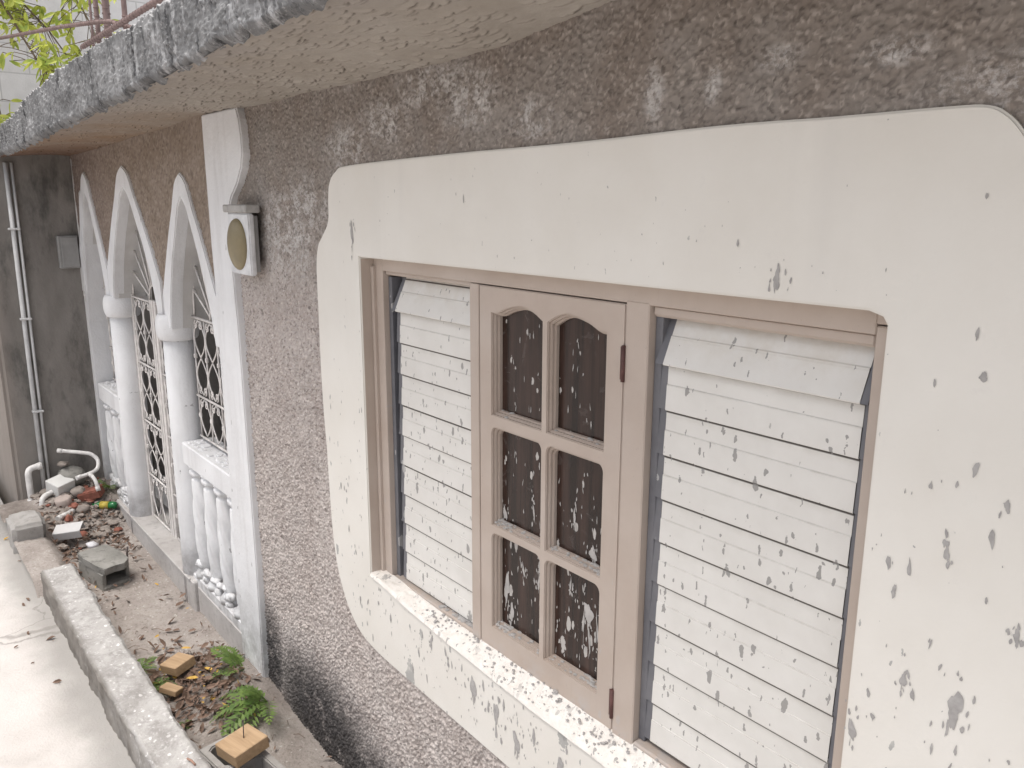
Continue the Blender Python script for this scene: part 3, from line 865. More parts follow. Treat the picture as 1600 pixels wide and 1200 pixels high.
bm = bmesh.new(); grille(bm, -4.70, -3.95, 0.078, [1.66, 1.20, 0.955], 4); sunburst(bm, -4.33, 0.078, 1.665, 0.33, 0.50, 10)
obj("window_grille", bm, IRON, house)
bm = bmesh.new(); grille(bm, -6.70, -6.13, 0.078, [1.66, 1.20, 0.955], 3); sunburst(bm, -6.43, 0.078, 1.665, 0.28, 0.48, 8)
obj("window_grille", bm, IRON, house)
# veranda inside and doorstep
bm = bmesh.new()
box(bm, -6.95, -3.90, 0.95, 1.05, -0.2, 2.76)
box(bm, -6.95, -6.90, 0.20, 1.30, -0.2, 2.76)
box(bm, -6.90, -3.90, 0.20, 1.30, -0.2, 0.05)
obj("veranda_room", bm, ROOM, house)
bm = bmesh.new()
box(bm, -5.75, -5.15, 0.92, 0.949, 0.05, 2.05, 0.005); box(bm, -4.7, -4.1, 0.92, 0.949, 0.95, 2.0, 0.005)
obj("inner_door", bm, ROOMD, house)
bm = bmesh.new()
box(bm, -6.55, -4.66, -0.060, 0.20, -0.35, 0.070, 0.008)
box(bm, -6.40, -4.72, -0.068, -0.050, 0.058, 0.073, 0.003)
box(bm, -4.655, -3.93, -0.040, 0.0, -0.35, 0.045, 0.008)
obj("doorstep", bm, STEP, house)

# window surround --------------------------------------------------
def splat_poly(cx, cz, w, h, seed, n=30):
    """an elongated drop: ragged outline, tapering tail"""
    g = random.Random(seed); L = []
    ph = [g.uniform(0, 6.28) for _ in range(5)]; lean = g.gauss(0, 0.10); tail = g.uniform(0.1, 0.55); dn = g.choice((1, 1, -1))
    for i in range(n):
        a = 2 * math.pi * i / n
        r = 1 + 0.16 * math.sin(2 * a + ph[0]) + 0.12 * math.sin(3 * a + ph[1]) + 0.09 * math.sin(5 * a + ph[2]) + 0.06 * math.sin(9 * a + ph[3]) + g.uniform(-0.07, 0.07)
        x = w * r * math.cos(a); z = h * r * math.sin(a)
        k = max(0, dn * math.sin(a))
        x *= 1 - tail * k; z *= 1 + tail * k * k
        L.append((cx + x + lean * (z if abs(z) < 0.03 else math.copysign(0.03, z)), cz + z))
    return L
def flat_poly(bm, L, cx, cz, y, mi, th=0.0022):
    c = bm.verts.new((cx, y - 0.0012 - th, cz)); vs = [bm.verts.new((a, y - 0.0012, b)) for a, b in L]
    for i in range(len(vs)):
        f = bm.faces.new([c, vs[(i + 1) % len(vs)], vs[i]]); f.material_index = mi; f.smooth = True
def add_splats(bm, lst, y, mi=1, sat=7, lim=None):
    """each blob gets runs below it and a spray of small droplets round it"""
    for (cx, cz, w, h, s) in lst:
        g = random.Random(s * 7 + 1)
        def put(x, z, a, b, q, n):
            if lim and not (lim[0] + a < x < lim[1] - a and lim[2] + b * 1.6 < z < lim[3] - b * 1.6): return
            flat_poly(bm, splat_poly(x, z, a, b, q, n), x, z, y, mi, min(0.0022, a * 0.2))
        put(cx, cz, w, h, s, 30)
        if h < 0.012: continue
        for k in range(g.randint(1, 4)):          # thin runs
            put(cx + g.uniform(-0.7, 0.7) * w, cz - h * g.uniform(0.7, 1.5), w * g.uniform(0.10, 0.22), h * g.uniform(0.25, 0.55), s * 31 + k, 12)
        for k in range(sat):
            a = g.uniform(0, 6.28); d = 1.3 + abs(g.gauss(0, 0.9)); q = g.uniform(0.0012, 0.0035)
            put(cx + math.cos(a) * w * d * 1.3, cz + math.sin(a) * h * d, q, q * g.uniform(1.3, 3), s * 53 + k, 10)
bm = bmesh.new()
outer = [(v.x, v.y) for v in catmull([(a, b, 0) for a, b in SUR], 4, True)]
hole = [(OPX0, OPZ), (-0.70, OPZ + 0.004), (-0.673, OPZ - 0.004), (OPX1, OPZ - 0.018)] + SILLP
slab_xz(bm, [outer, hole], -0.025, 0.030, 0.004)
big = [(-2.572, 2.19, 0.011, 0.060, 1), (-0.475, 1.45, 0.016, 0.050, 2), (-0.565, 1.46, 0.008, 0.022, 3), (-0.648, 1.31, 0.010, 0.032, 4), (-0.885, 2.155, 0.010, 0.026, 5), (-0.50, 2.03, 0.010, 0.010, 6),
       (-1.88, 0.77, 0.022, 0.055, 7), (-1.76, 0.745, 0.016, 0.060, 8), (-1.66, 0.70, 0.018, 0.052, 9), (-1.58, 0.765, 0.010, 0.035, 10), (-1.46, 0.72, 0.020, 0.07, 12), (-1.40, 0.64, 0.016, 0.04, 13), (-1.30, 0.75, 0.014, 0.05, 14),
       (-2.12, 0.83, 0.009, 0.028, 15), (-2.02, 0.79, 0.007, 0.024, 16), (-0.44, 1.83, 0.006, 0.016, 17), (-0.52, 1.72, 0.006, 0.02, 18), (-0.60, 1.62, 0.006, 0.018, 19), (-0.40, 1.62, 0.007, 0.02, 20), (-1.18, 0.67, 0.02, 0.05, 22)]
add_splats(bm, [(a, b, c * 0.72, d * 0.62, e) for a, b, c, d, e in big], -0.025, sat=6)
g = random.Random(77)
def on_surround(x, z):
    return not (OPX0 - 0.01 < x < OPX1 + 0.012 and sill_z(x) - 0.012 < z < OPZ + 0.01) and x > -2.80 and 0.62 < z < 2.40 and not (x < -2.70 and (z > 2.2 or z < 0.85)) and x < -0.38
k = 0
while k < 400:
    x, z = g.uniform(-2.85, -0.36), 2.4 - 1.8 * g.random() ** 0.62
    if x < -2.3 and g.random() < 0.35: continue
    if z > 1.7 and g.random() < 0.45: continue
    if not on_surround(x, z): continue
    w = 0.0010 + 0.0040 * g.random() ** 3.4
    if z < 0.84: w *= g.uniform(1.0, 1.5)
    if z > 1.9: w *= 0.62
    hh = min(w * g.uniform(1.3, 4.0), 0.02)
    if not on_surround(x, z + 2 * hh) or not on_surround(x, z - 2 * hh): continue
    flat_poly(bm, splat_poly(x, z, w, hh, 1000 + k, 12), x, z, -0.025, 1, w * 0.15); k += 1
obj("window_surround", bm, [CREAM, CEMENT], house)
# sill plaster: hand laid slope from the frame to the outer edge
xs = np.arange(-2.528, -0.664, 0.006); ts = np.linspace(0, 1, 14)
X, T = np.meshgrid(xs, ts, indexing='ij')
zo = np.interp(xs, [p[0] for p in SILLP[::-1]], [p[1] for p in SILLP[::-1]])[:, None]
zin = np.interp(xs, [-2.53, -2.2, -0.6], [0.925, 0.909, 0.900])[:, None]
Yq = -0.031 + 0.065 * T + 0.005 * (fbm2(X * 9, T * 1.0, 3, 2) - 0.45) * (1 - T)
Zq = zo + (zin - zo) * T ** 1.15 + 0.004 + 0.016 * (fbm2(X * 22, T * 2.5, 4, 6) - 0.45) * np.sin(math.pi * np.clip(T * 0.8 + 0.15, 0, 1))
Zq[:, 0] -= 0.012
sill = grid_object("window_sill", xs, ts, np.stack([X, Yq, Zq], -1), [SILL], house)
bm = bmesh.new()
g = random.Random(5)
for k in range(420):
    x = g.uniform(-2.45, -0.75); t = g.random() ** 1.4; s = (0.0012 + 0.0045 * g.random() ** 2) * (1.6 if g.random() < 0.08 else 1)
    y = 0.028 - 0.055 * t; z = sill_z(x) + (0.907 - sill_z(x)) * (1 - t) + 0.004
    t_ = bmesh.new(); bmesh.ops.create_icosphere(t_, subdivisions=1, radius=s)
    for v in t_.verts: v.co = Vector((x + v.co.x * g.uniform(0.8, 1.5), y + v.co.y, z + v.co.z * 0.55))
    join(bm, t_)
tag(obj("cement_crumbs", bm, CEMENT, sill), kind="stuff")

# window frame -----------------------------------------------------
FY = 0.030
bm = bmesh.new()
box(bm, -2.545, -2.5285, -0.019, 0.0295, 0.90, 2.105)                       # painted reveal liner, left
box(bm, -2.5283, -2.512, 0.016, 0.034, 0.91, 2.08, 0.003)                   # quirk moulding
box(bm, -2.545, -2.468, FY, 0.105, 0.885, 2.115, 0.002)                     # left jamb
box(bm, -2.468, -0.709, FY, 0.105, 2.066, 2.125, 0.002)                     # head
box(bm, -2.468, -1.955, FY + 0.012, 0.105, 2.052, 2.068, 0.004)             # head bead over louvres
box(bm, -1.25, -0.712, FY + 0.012, 0.105, 2.040, 2.068, 0.006)
box(bm, -1.955, -1.911, FY - 0.002, 0.105, 0.885, 2.064, 0.002)             # mullions
box(bm, -1.3215, -1.248, FY - 0.002, 0.105, 0.885, 2.072, 0.003)
box(bm, -0.709, -0.640, FY, 0.105, 0.885, 2.083, 0.003)                     # right jamb
box(bm, -0.7095, -0.640, FY, 0.105, 2.086, 2.125, 0.002)
box(bm, -2.468, -1.955, FY, 0.105, 0.890, 0.922, 0.004)                     # bottom rails
box(bm, -1.248, -0.709, FY, 0.105, 0.880, 0.914, 0.004)
box(bm, -1.911, -1.3215, FY + 0.006, 0.105, 0.870, 0.896, 0.003)
box(bm, -2.468, -0.709, FY - 0.008, FY + 0.003, 0.878, 0.897, 0.003)        # bead along the sill
# grey dust heaped in the corner of the left bottom rail
for k in range(70):
    s = g.uniform(0.004, 0.014); a = -1.962 - abs(g.gauss(0, 0.07)); y = g.uniform(0.04, 0.075)
    t_ = bmesh.new(); bmesh.ops.create_icosphere(t_, subdivisions=1, radius=s)
    for v in t_.verts: v.co = Vector((a + v.co.x, y + v.co.y, 0.923 + v.co.z * 0.45))
    join(bm, t_, 1)
frame = obj("window_frame", bm, [FRAME, CEMENT], house)
# louvre metal channels with a clip for each blade
NBL, PITCH, BOT0 = 10, 0.1113, 1.933
def clip_plate(bm, x0, x1, ztop, tilt):
    yt, yb = (0.088, 0.034) if tilt else (0.0575, 0.0515)
    z1, z0 = ztop, ztop - 0.119
    vs = [bm.verts.new(c) for c in ((x0, yt, z1), (x1, yt, z1), (x1, yb, z0), (x0, yb, z0), (x0, yt + 0.02, z1), (x1, yt + 0.02, z1), (x1, yb + 0.02, z0), (x0, yb + 0.02, z0))]
    for f in ((3, 2, 1, 0), (0, 1, 5, 4), (2, 3, 7, 6), (1, 2, 6, 5), (3, 0, 4, 7)): bm.faces.new([vs[i] for i in f])
for (wl, wr, bl, br) in ((-2.468, -1.955, -2.398, -1.957), (-1.248, -0.709, -1.206, -0.728)):
    for side in (0, 1):
        bm = bmesh.new()
        if side == 0:
            box(bm, wl + 0.0005, wl + 0.022, 0.052, 0.103, 0.915, 2.045, 0.002)
            x0, x1 = (bl - 0.022, bl - 0.001)
            box(bm, wl + 0.022, bl + 0.01, 0.094, 0.103, 0.915, 2.045)
        else:
            box(bm, wr - 0.012, wr - 0.0005, 0.062, 0.103, 0.915, 2.045, 0.002)
            x0, x1 = (br + 0.001, br + (0.016 if wr > -1 else 0.0015))
        for k in range(NBL): clip_plate(bm, x0, x1, BOT0 + 0.119 - PITCH * k, k == 0)
        if side == 0:
            for k in range(4, NBL, 3):
                t_ = bmesh.new(); bmesh.ops.create_icosphere(t_, subdivisions=2, radius=0.006)
                for v in t_.verts: v.co = Vector((x0 - 0.004 + v.co.x, 0.058 + v.co.y, BOT0 - PITCH * k + v.co.z))
                join(bm, t_)
        obj("louvre_channel", bm, CHAN, frame)
    proto = {}
    for k in range(NBL):
        key = k == 0
        if key not in proto:
            bm = bmesh.new()
            if key: pr = [(0.086, 0.119), (0.0635, 0.066), (0.0600, 0.0635), (0.0590, 0.060), (0.034, 0.001), (0.036, -0.002), (0.044, 0.004)]
            else: pr = [(0.0720, 0.1080), (0.0560, 0.1075), (0.0545, 0.062), (0.0527, 0.0607), (0.0522, 0.057), (0.0500, 0.0015), (0.0512, -0.0012), (0.0640, -0.0005)]
            nx = 2
            cols = []
            for i in range(nx):
                x = bl + (br - bl) * i / (nx - 1)
                cols.append([bm.verts.new((x, y, z)) for y, z in pr])
            for i in range(nx - 1):
                for j in range(len(pr) - 1): bm.faces.new([cols[i][j], cols[i][j + 1], cols[i + 1][j + 1], cols[i + 1][j]])
            bmesh.ops.recalc_face_normals(bm, faces=bm.faces[:])
            if sum(f.normal.y * f.calc_area() for f in bm.faces) > 0: bmesh.ops.reverse_faces(bm, faces=bm.faces[:])
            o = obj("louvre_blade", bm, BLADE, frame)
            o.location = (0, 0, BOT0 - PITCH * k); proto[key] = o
        else:
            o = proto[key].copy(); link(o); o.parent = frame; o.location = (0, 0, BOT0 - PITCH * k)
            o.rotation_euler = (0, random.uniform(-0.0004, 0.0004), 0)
# casement sash ------------------------------------------------------
SX0, SX1, SZ0, SZ1 = -1.9095, -1.3235, 0.898, 2.062
def ogee(x0, x1, zl, zp, xp, zr):
    pts = [(x0, zl), (x0 + (xp - x0) * 0.22, zl + 0.002), (x0 + (xp - x0) * 0.55, zl + (zp - zl) * 0.62), (xp, zp), (xp + (x1 - xp) * 0.5, zr + (zp - zr) * 0.72), (x1, zr)]
    return [(v.x, v.y) for v in catmull([(a, b, 0) for a, b in pts], 6)]
L0, L1, R0, R1 = -1.850, -1.627, -1.603, -1.386
def rrect(x0, x1, z0, z1, r=0.022, n=5, which=(1, 1, 0, 0)):
    """corners: TL, TR, BR, BL"""
    out = []
    for (cx, cz, a0, w) in ((x0 + r, z1 - r, math.pi, which[0]), (x1 - r, z1 - r, math.pi / 2, which[1]), (x1 - r, z0 + r, 0, which[2]), (x0 + r, z0 + r, -math.pi / 2, which[3])):
        if w: out += [(cx + r * math.cos(a0 - math.pi / 2 * i / n), cz + r * math.sin(a0 - math.pi / 2 * i / n)) for i in range(n + 1)]
        else: out.append((cx + (r if math.cos(a0 - math.pi / 4) > 0 else -r), cz + (r if math.sin(a0 - math.pi / 4) > 0 else -r)))
    return out
topL = ogee(L0, L1, 1.985, 2.016, -1.715, 1.985); topR = [(L1 + R0 - x, z) for x, z in topL][::-1]
topR = [(R0 + (x - (L1 + R0 - L1)) * (R1 - R0) / (L1 - L0), z) for x, z in topR]
bars = [(1.642, 1.680), (1.303, 1.330)]
def opening(col, row):
    x0, x1 = (L0, L1) if col == 0 else (R0, R1)
    if row == 0: return [(x0, bars[0][1])] + (topL if col == 0 else topR) + [(x1, bars[0][1])]
    if row == 1: return rrect(x0, x1, bars[1][1], bars[0][0], which=(1, 1, 0, 0))
    return rrect(x0, x1, 0.985, bars[1][0], which=(1, 1, 0, 0))
def shrink(poly, d):
    cx = (min(p[0] for p in poly) + max(p[0] for p in poly)) / 2; cz = (min(p[1] for p in poly) + max(p[1] for p in poly)) / 2
    w = max(p[0] for p in poly) - cx; h = max(p[1] for p in poly) - cz
    return [(cx + (x - cx) * (1 - d / w), cz + (z - cz) * (1 - d / h)) for x, z in poly]
ops = [opening(c, r) for r in range(3) for c in range(2)]
bm = bmesh.new()
rect = [(SX0, SZ0), (SX1, SZ0), (SX1, SZ1), (SX0, SZ1)]
slab_xz(bm, [rect] + ops, 0.030, 0.040, 0.0025)
slab_xz(bm, [rect] + [shrink(o, 0.006) for o in ops], 0.0402, 0.050, 0.002)
slab_xz(bm, [rect] + [shrink(o, 0.011) for o in ops], 0.0502, 0.066, 0.002)
# sloped lower beads gather cement
sash = obj("casement_sash", bm, [FRAME], house)
gp = random.Random(3)
for i, o in enumerate(ops):
    r, c = divmod(i, 2)
    x0, x1 = min(p[0] for p in o), max(p[0] for p in o); z0, z1 = min(p[1] for p in o), max(p[1] for p in o)
    bm = bmesh.new()
    box(bm, x0 - 0.006, x1 + 0.006, 0.0625, 0.0655, z0 - 0.006, z1 + 0.006)
    sp = []
    if r == 2 and c == 0: sp = [(x0 + 0.035, z0 + 0.135, 0.020, 0.060, 31), (x0 + 0.06, z0 + 0.06, 0.014, 0.045, 32), (x0 + 0.19, z1 - 0.05, 0.010, 0.03, 33), (x0 + 0.115, z1 - 0.095, 0.008, 0.026, 34), (x0 + 0.185, z1 - 0.11, 0.008, 0.028, 35)]
    if r == 2 and c == 1: sp = [(x0 + 0.150, z0 + 0.200, 0.026, 0.040, 41), (x0 + 0.155, z0 + 0.12, 0.007, 0.045, 42), (x0 + 0.13, z0 + 0.165, 0.006, 0.05, 45), (x0 + 0.185, z0 + 0.165, 0.006, 0.045, 46), (x0 + 0.075, z1 - 0.06, 0.006, 0.025, 43), (x0 + 0.02, z0 + 0.05, 0.010, 0.045, 44)]
    if r == 1 and c == 0: sp = [(x0 + 0.025, z0 + 0.035, 0.013, 0.030, 51), (x0 + 0.16, z0 + 0.08, 0.006, 0.03, 52)]
    if r == 1 and c == 1: sp = [(x0 + 0.16, z0 + 0.035, 0.024, 0.020, 61), (x0 + 0.185, z0 + 0.03, 0.018, 0.028, 62), (x0 + 0.085, z0 + 0.12, 0.007, 0.03, 63)]
    for k in range(16 if r else 14):
        sp.append((gp.uniform(x0 + 0.02, x1 - 0.02), gp.uniform(z0 + 0.02, z1 - 0.05), gp.uniform(0.0015, 0.004), gp.uniform(0.005, 0.014), 100 + i * 20 + k))
    add_splats(bm, [(a, b, c * 0.62, d * 0.7, e) for a, b, c, d, e in sp], 0.0625, sat=9, lim=(x0, x1, z0, z1))
    # cement caught on the bead below the pane
    for k in range(46 if r else 8):
        s = gp.uniform(0.0025, 0.007); a = gp.choice([gp.uniform(x0, x1), x0 + abs(gp.gauss(0, 0.04)) if c == 0 else x1 - abs(gp.gauss(0, 0.05))])
        a = min(max(a, x0 + 0.004), x1 - 0.004)
        t_ = bmesh.new(); bmesh.ops.create_icosphere(t_, subdivisions=1, radius=s)
        yy = gp.uniform(0.038, 0.06)
        for v in t_.verts: v.co = Vector((a + v.co.x * 1.4, yy + v.co.y, z0 + (0.001 if yy < 0.04 else 0.006 if yy < 0.05 else 0.011) + v.co.z * 0.6))
        join(bm, t_, 1)
    obj("window_pane", bm, [PANE, SPLASH], sash)
for z0, z1 in ((1.872, 1.962), (0.945, 1.03)):
    bm = bmesh.new()
    tube(bm, [(-1.3225, 0.026, z0), (-1.3225, 0.026, z1)], 0.0055, 8)
    box(bm, -1.334, -1.3225, 0.0275, 0.0296, z0 + 0.004, z1 - 0.004)
    obj("hinge", bm, HINGE, sash)

# roof slab, fascia and soffit ----------------------------------------
FBX = [(-6.95, 2.585), (-5.9, 2.592), (-5.22, 2.602), (-4.29, 2.638), (-3.53, 2.657), (-2.97, 2.68), (-2.35, 2.705), (-1.75, 2.72), (-1.2, 2.735), (2.4, 2.80)]
FTX = [(-6.95, 2.735), (-5.99, 2.752), (-5.37, 2.802), (-4.77, 2.852), (-4.16, 2.872), (-3.5, 2.882), (-2.7, 2.884), (-1.2, 2.90), (2.4, 2.95)]
WSX = [(-6.95, 2.615), (-6.0, 2.640), (-4.73, 2.668), (-4.0, 2.690), (-2.4, 2.680), (-1.72, 2.690), (-1.36, 2.735), (2.4, 2.80)]
ip = lambda tab, x: np.interp(x, [a for a, b in tab], [b for a, b in tab])
def eave_y(x): return -0.55 - 0.0 * x
xs = np.arange(-6.95, -1.0, 0.0062); vs_ = np.linspace(0, 1, 64)
X, V = np.meshgrid(xs, vs_, indexing='ij')
zb, zt = ip(FBX, X), ip(FTX, X)
# profile: rounded lower lip (v<.12), face, broken top edge (v>.86), top
Yp = np.where(V < 0.85, -0.55, -0.55 + (V - 0.85) / 0.15 * 0.30)
Zp = np.where(V < 0.85, zb + (zt - zb) * (V / 0.85), zt)
PH, PT = chip_field(len(xs), len(vs_), 0.0062, 7600, 0.006, 0.018, 0.001, 0.0065, np.random.default_rng(3))
rgh = (fbm2(X * 7, Zp * 14 + Yp * 14, 5, 9) - 0.47)
big_ = (fbm2(X * 3.1, V * 2, 3, 4) - 0.45)
top = np.clip((V - 0.55) / 0.3, 0, 1) * np.clip((1.25 - V) / 0.4, 0, 1)
Yp = Yp - 0.020 * rgh - 0.02 * big_ - 0.85 * PH * np.where(V < 0.9, 1, 0.3)
Zp = Zp + 0.055 * (fbm2(X * 7, V * 4, 4, 14) - 0.47) * top * 0.6 + PH * 1.2 * top + 0.04 * (fbm2(X * 26, V * 4, 3, 24) - 0.47) * np.clip(1 - V / 0.2, 0, 1)
Yp = Yp + 0.03 * np.clip(1 - V / 0.10, 0, 1) ** 2
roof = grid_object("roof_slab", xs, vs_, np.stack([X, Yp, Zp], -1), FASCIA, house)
bm = bmesh.new()
ring = []
for x in (-6.95, -1.0, 2.4):
    zb_, zt_ = float(ip(FTX, x)) - 0.10, float(ip(FTX, x)) - 0.012
    ring.append([bm.verts.new((x, y, z)) for y, z in ((-0.50, zb_), (4.5, zb_ + 0.05), (4.5, zt_), (-0.50, zt_))])
for i in range(2):
    for k in range(4): bm.faces.new([ring[i][k], ring[i][(k + 1) % 4], ring[i + 1][(k + 1) % 4], ring[i + 1][k]])
bm.faces.new(ring[0][::-1]); bm.faces.new(ring[2])
box(bm, -1.0, 2.4, -0.555, -0.50, 2.735, 2.92)
obj("roof_core", bm, FASCIA, roof)
# soffit: plaster combed in fish scale strokes
step = 0.0042
xs = np.arange(-6.95, 0.3, step); ys = np.arange(-0.53, 0.02, step)
nx, ny = len(xs), len(ys)
X, Y = np.meshgrid(xs, ys, indexing='ij')
t = (Y + 0.55) / 0.55
Z = ip(FBX, X) * (1 - t) + ip(WSX, X) * t + 0.018 * np.sin(math.pi * np.clip(t, 0, 1)) + 0.02 * (fbm2(X * 2.2, Y * 2.2, 3, 3) - 0.45)
H = np.zeros((nx, ny)); G = np.zeros((nx, ny))
gen = np.random.default_rng(77)
for k in range(1900):
    cx = gen.uniform(-6.9, 0.2); cy = gen.uniform(-0.50, -0.02)
    if cx < -3.9 and gen.random() < 0.75: continue
    Rr = gen.uniform(0.018, 0.036); sag = gen.uniform(0.10, 0.38); tl = gen.normal(0, 0.10)
    i0, i1 = max(int((cx - Rr - xs[0]) / step), 0), min(int((cx + Rr - xs[0]) / step) + 2, nx)
    j0, j1 = max(int((cy - 0.03 - ys[0]) / step), 0), min(int((cy + 0.02 - ys[0]) / step) + 2, ny)
    if i1 <= i0 or j1 <= j0: continue
    xx = (X[i0:i1, j0:j1] - cx) / Rr
    d = Y[i0:i1, j0:j1] - (cy - sag * Rr * xx * xx + tl * Rr * xx)
    m_ = np.clip(2.4 - 2.4 * np.abs(xx), 0, 1)
    w_ = gen.uniform(0.3, 1.0)
    lip = np.where(d < 0, np.clip(1 + d / 0.022, 0, 1) ** 2, np.clip(1 - d / 0.004, 0, 1)) * m_ * 0.0065 * w_
    H[i0:i1, j0:j1] = np.maximum(H[i0:i1, j0:j1], lip)
    gr = np.clip(1.2 - np.abs(d - 0.004) / 0.0042, 0, 1) * m_ * w_
    G[i0:i1, j0:j1] = np.maximum(G[i0:i1, j0:j1], gr)
Z = Z - H + 0.006 * G - 0.005 * (fbm2(X * 30, Y * 30, 3, 31) - 0.45)
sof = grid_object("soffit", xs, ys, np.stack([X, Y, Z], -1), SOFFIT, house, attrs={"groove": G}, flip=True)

# ------------------------------------------------------------------ wall lamp
lamp = thing("wall_lamp", "small square white bulkhead lamp with yellowed oval diffuser on the tall white pilaster", "lamp", (-3.46, -0.03, 2.13))
bm = bmesh.new()
box(bm, -3.585, -3.350, -0.088, -0.062, 1.990, 2.25, 0.006, seg=2)
box(bm, -3.575, -3.366, -0.062, -0.040, 2.005, 2.24, 0.002, 1)
obj("lamp_housing", bm, [LAMPW, BOXG], lamp)
bm = bmesh.new(); box(bm, -3.605, -3.348, -0.100, -0.034, 2.252, 2.285, 0.005)
obj("lamp_hood", bm, mat_concrete("hood_cement", (0.36, 0.35, 0.335), (0.48, 0.46, 0.445)), lamp)
bm = bmesh.new()
bmesh.ops.create_uvsphere(bm, u_segments=28, v_segments=14, radius=1)
for v in bm.verts: v.co = Vector((-3.482 + v.co.x * 0.100, -0.088 + v.co.y * 0.030, 2.118 + v.co.z * 0.110))
obj("diffuser", bm, LAMPD, lamp, True)

# ------------------------------------------------------------------ neighbouring building at the far end
nb = thing("neighbouring_building", "dark damp plastered building end wall closing off the far end of the arcade", "building", (-8, 0, -0.3))
bm = bmesh.new(); box(bm, -16, -6.852, -0.645, 4.5, -0.30, 2.70, 0.03, seg=3)
obj("wall", bm, DARKW, nb)
bw = thing("block_wall", "pale grey concrete block wall rising behind the roof and the leafy branches", "wall", (-8, 0, 2.6))
bm = bmesh.new(); box(bm, -7.9, -7.40, -1.6, 6.5, 2.61, 6.2)
obj("blockwork", bm, BLOCK, bw)
cond = []
for (yo, lab, r) in ((-0.462, "thicker vertical grey conduit pipe on the dark end wall", 0.0155), (-0.425, "thinner vertical grey conduit pipe right beside a thicker one on the dark end wall", 0.0095)):
    bm = bmesh.new()
    tube(bm, [(-6.825, yo + 0.012, 2.56), (-6.825, yo, 1.2), (-6.825, yo - 0.008, 0.05)], r, 10)
    for z in (2.1, 1.45, 0.75): box(bm, -6.852, -6.800, yo - r - 0.006, yo + r + 0.006, z - 0.008, z + 0.008, 0.003)
    o = rehome(obj("conduit_pipe", bm, GALV), (-6.825, yo, 0.05)); tag(o, lab, "pipe", "conduit pipes on the dark end wall")
mb = thing("meter_box", "small grey electrical box on the dark end wall next to the corner", "electrical box", (-6.84, -0.115, 1.92))
bm = bmesh.new(); box(bm, -6.85, -6.80, -0.185, -0.045, 1.805, 2.045, 0.006); obj("box_body", bm, BOXG, mb)
bm = bmesh.new(); box(bm, -6.80, -6.792, -0.165, -0.052, 1.815, 2.035, 0.004); obj("box_cover", bm, BOXG, mb)
bm = bmesh.new()
tube(bm, [(-6.82, -0.028, 2.60), (-6.82, -0.03, 2.05), (-6.815, -0.035, 1.80), (-6.80, -0.045, 1.60), (-6.80, -0.035, 1.55)], 0.007, 6)
tag(rehome(obj("electric_cable", bm, PVC), (-6.82, -0.03, 2.05)), "thin pale cable running down the corner of the dark end wall past the electrical box", "cable")

# ------------------------------------------------------------------ kerb wall and blocks
def rough_box(name, x0, x1, y0, y1, z0, z1, mat, step=0.02, amp=0.012, seed=0, parent=None, yf=None, chamf=0.01):
    bm = bmesh.new()
    bmesh.ops.create_cube(bm, size=1)
    for v in bm.verts: v.co = Vector(((x0 + x1) / 2 + v.co.x * (x1 - x0), (y0 + y1) / 2 + v.co.y * (y1 - y0), (z0 + z1) / 2 + v.co.z * (z1 - z0)))
    bmesh.ops.bevel(bm, geom=bm.edges[:], offset=chamf, segments=2, affect='EDGES')
    for ax, (a, b) in enumerate(((x0, x1), (y0, y1), (z0, z1))):
        n = int((b - a) / step)
        for i in range(1, n):
            co = [0, 0, 0]; no = [0, 0, 0]; co[ax] = a + (b - a) * i / n; no[ax] = 1
            bmesh.ops.bisect_plane(bm, geom=bm.verts[:] + bm.edges[:] + bm.faces[:], plane_co=co, plane_no=no)
    bm.normal_update()
    sv = Vector((seed * 3.7, seed * 1.3, seed * 2.1))
    for v in bm.verts:
        n1 = mnoise.fractal(v.co * 9 + sv, 1.0, 2.0, 4) * amp + mnoise.fractal(v.co * 45 + sv, 1.0, 2.0, 2) * amp * 0.4
        v.co += v.normal * n1
        if yf: v.co.y += yf(v.co.x)
    for f in bm.faces: f.smooth = True
    return obj(name, bm, mat, parent)
kw = rough_box("low_kerb_wall", -5.22, -2.0, -0.768, -0.590, -0.30, 0.152, KERB, 0.018, 0.011, 1, None, lambda x: 0.018 * (x + 4.2) / 1.5 * (1 if x > -4.2 else 0.2))
tag(kw, "long low pale speckled concrete kerb wall between the path and the soil bed", "kerb")
fb = rough_box("concrete_block", -6.30, -5.985, -0.80, -0.60, -0.25, 0.175, CONC, 0.025, 0.012, 2, None, None, 0.02)
rehome(fb, (-6.14, -0.70, -0.05)); tag(fb, "separate squat grey concrete block at the far end of the low kerb wall", "concrete block")

# broken hollow slab lying in the bed
cs = thing("broken_concrete_slab", "broken grey concrete slab with a dark hollow under it lying in the soil bed", "concrete slab", (-5.42, -0.39, -0.1))
Rm = Matrix.Translation((-5.40, -0.375, 0.03)) @ Matrix.Rotation(R(14), 4, 'Z') @ Matrix.Rotation(R(4), 4, 'Y') @ Matrix.Diagonal((0.70, 0.72, 1.0, 1.0))
bm = bmesh.new()
t = bmesh.new()
pts = [(-0.25, -0.135), (-0.10, -0.15), (0.12, -0.14), (0.235, -0.125), (0.215, -0.03), (0.245, 0.05), (0.20, 0.09), (0.16, 0.13), (-0.05, 0.14), (-0.24, 0.12)]
top_ = [t.verts.new((a, b, 0.035)) for a, b in pts]; bot_ = [t.verts.new((a * 0.97, b * 0.97, -0.012)) for a, b in pts]
t.faces.new(top_); t.faces.new(bot_[::-1])
for i in range(len(pts)): t.faces.new([top_[i], bot_[i], bot_[(i + 1) % len(pts)], top_[(i + 1) % len(pts)]])
bmesh.ops.bevel(t, geom=t.edges[:], offset=0.006, segments=2, affect='EDGES')
join(bm, t, 0, Rm)
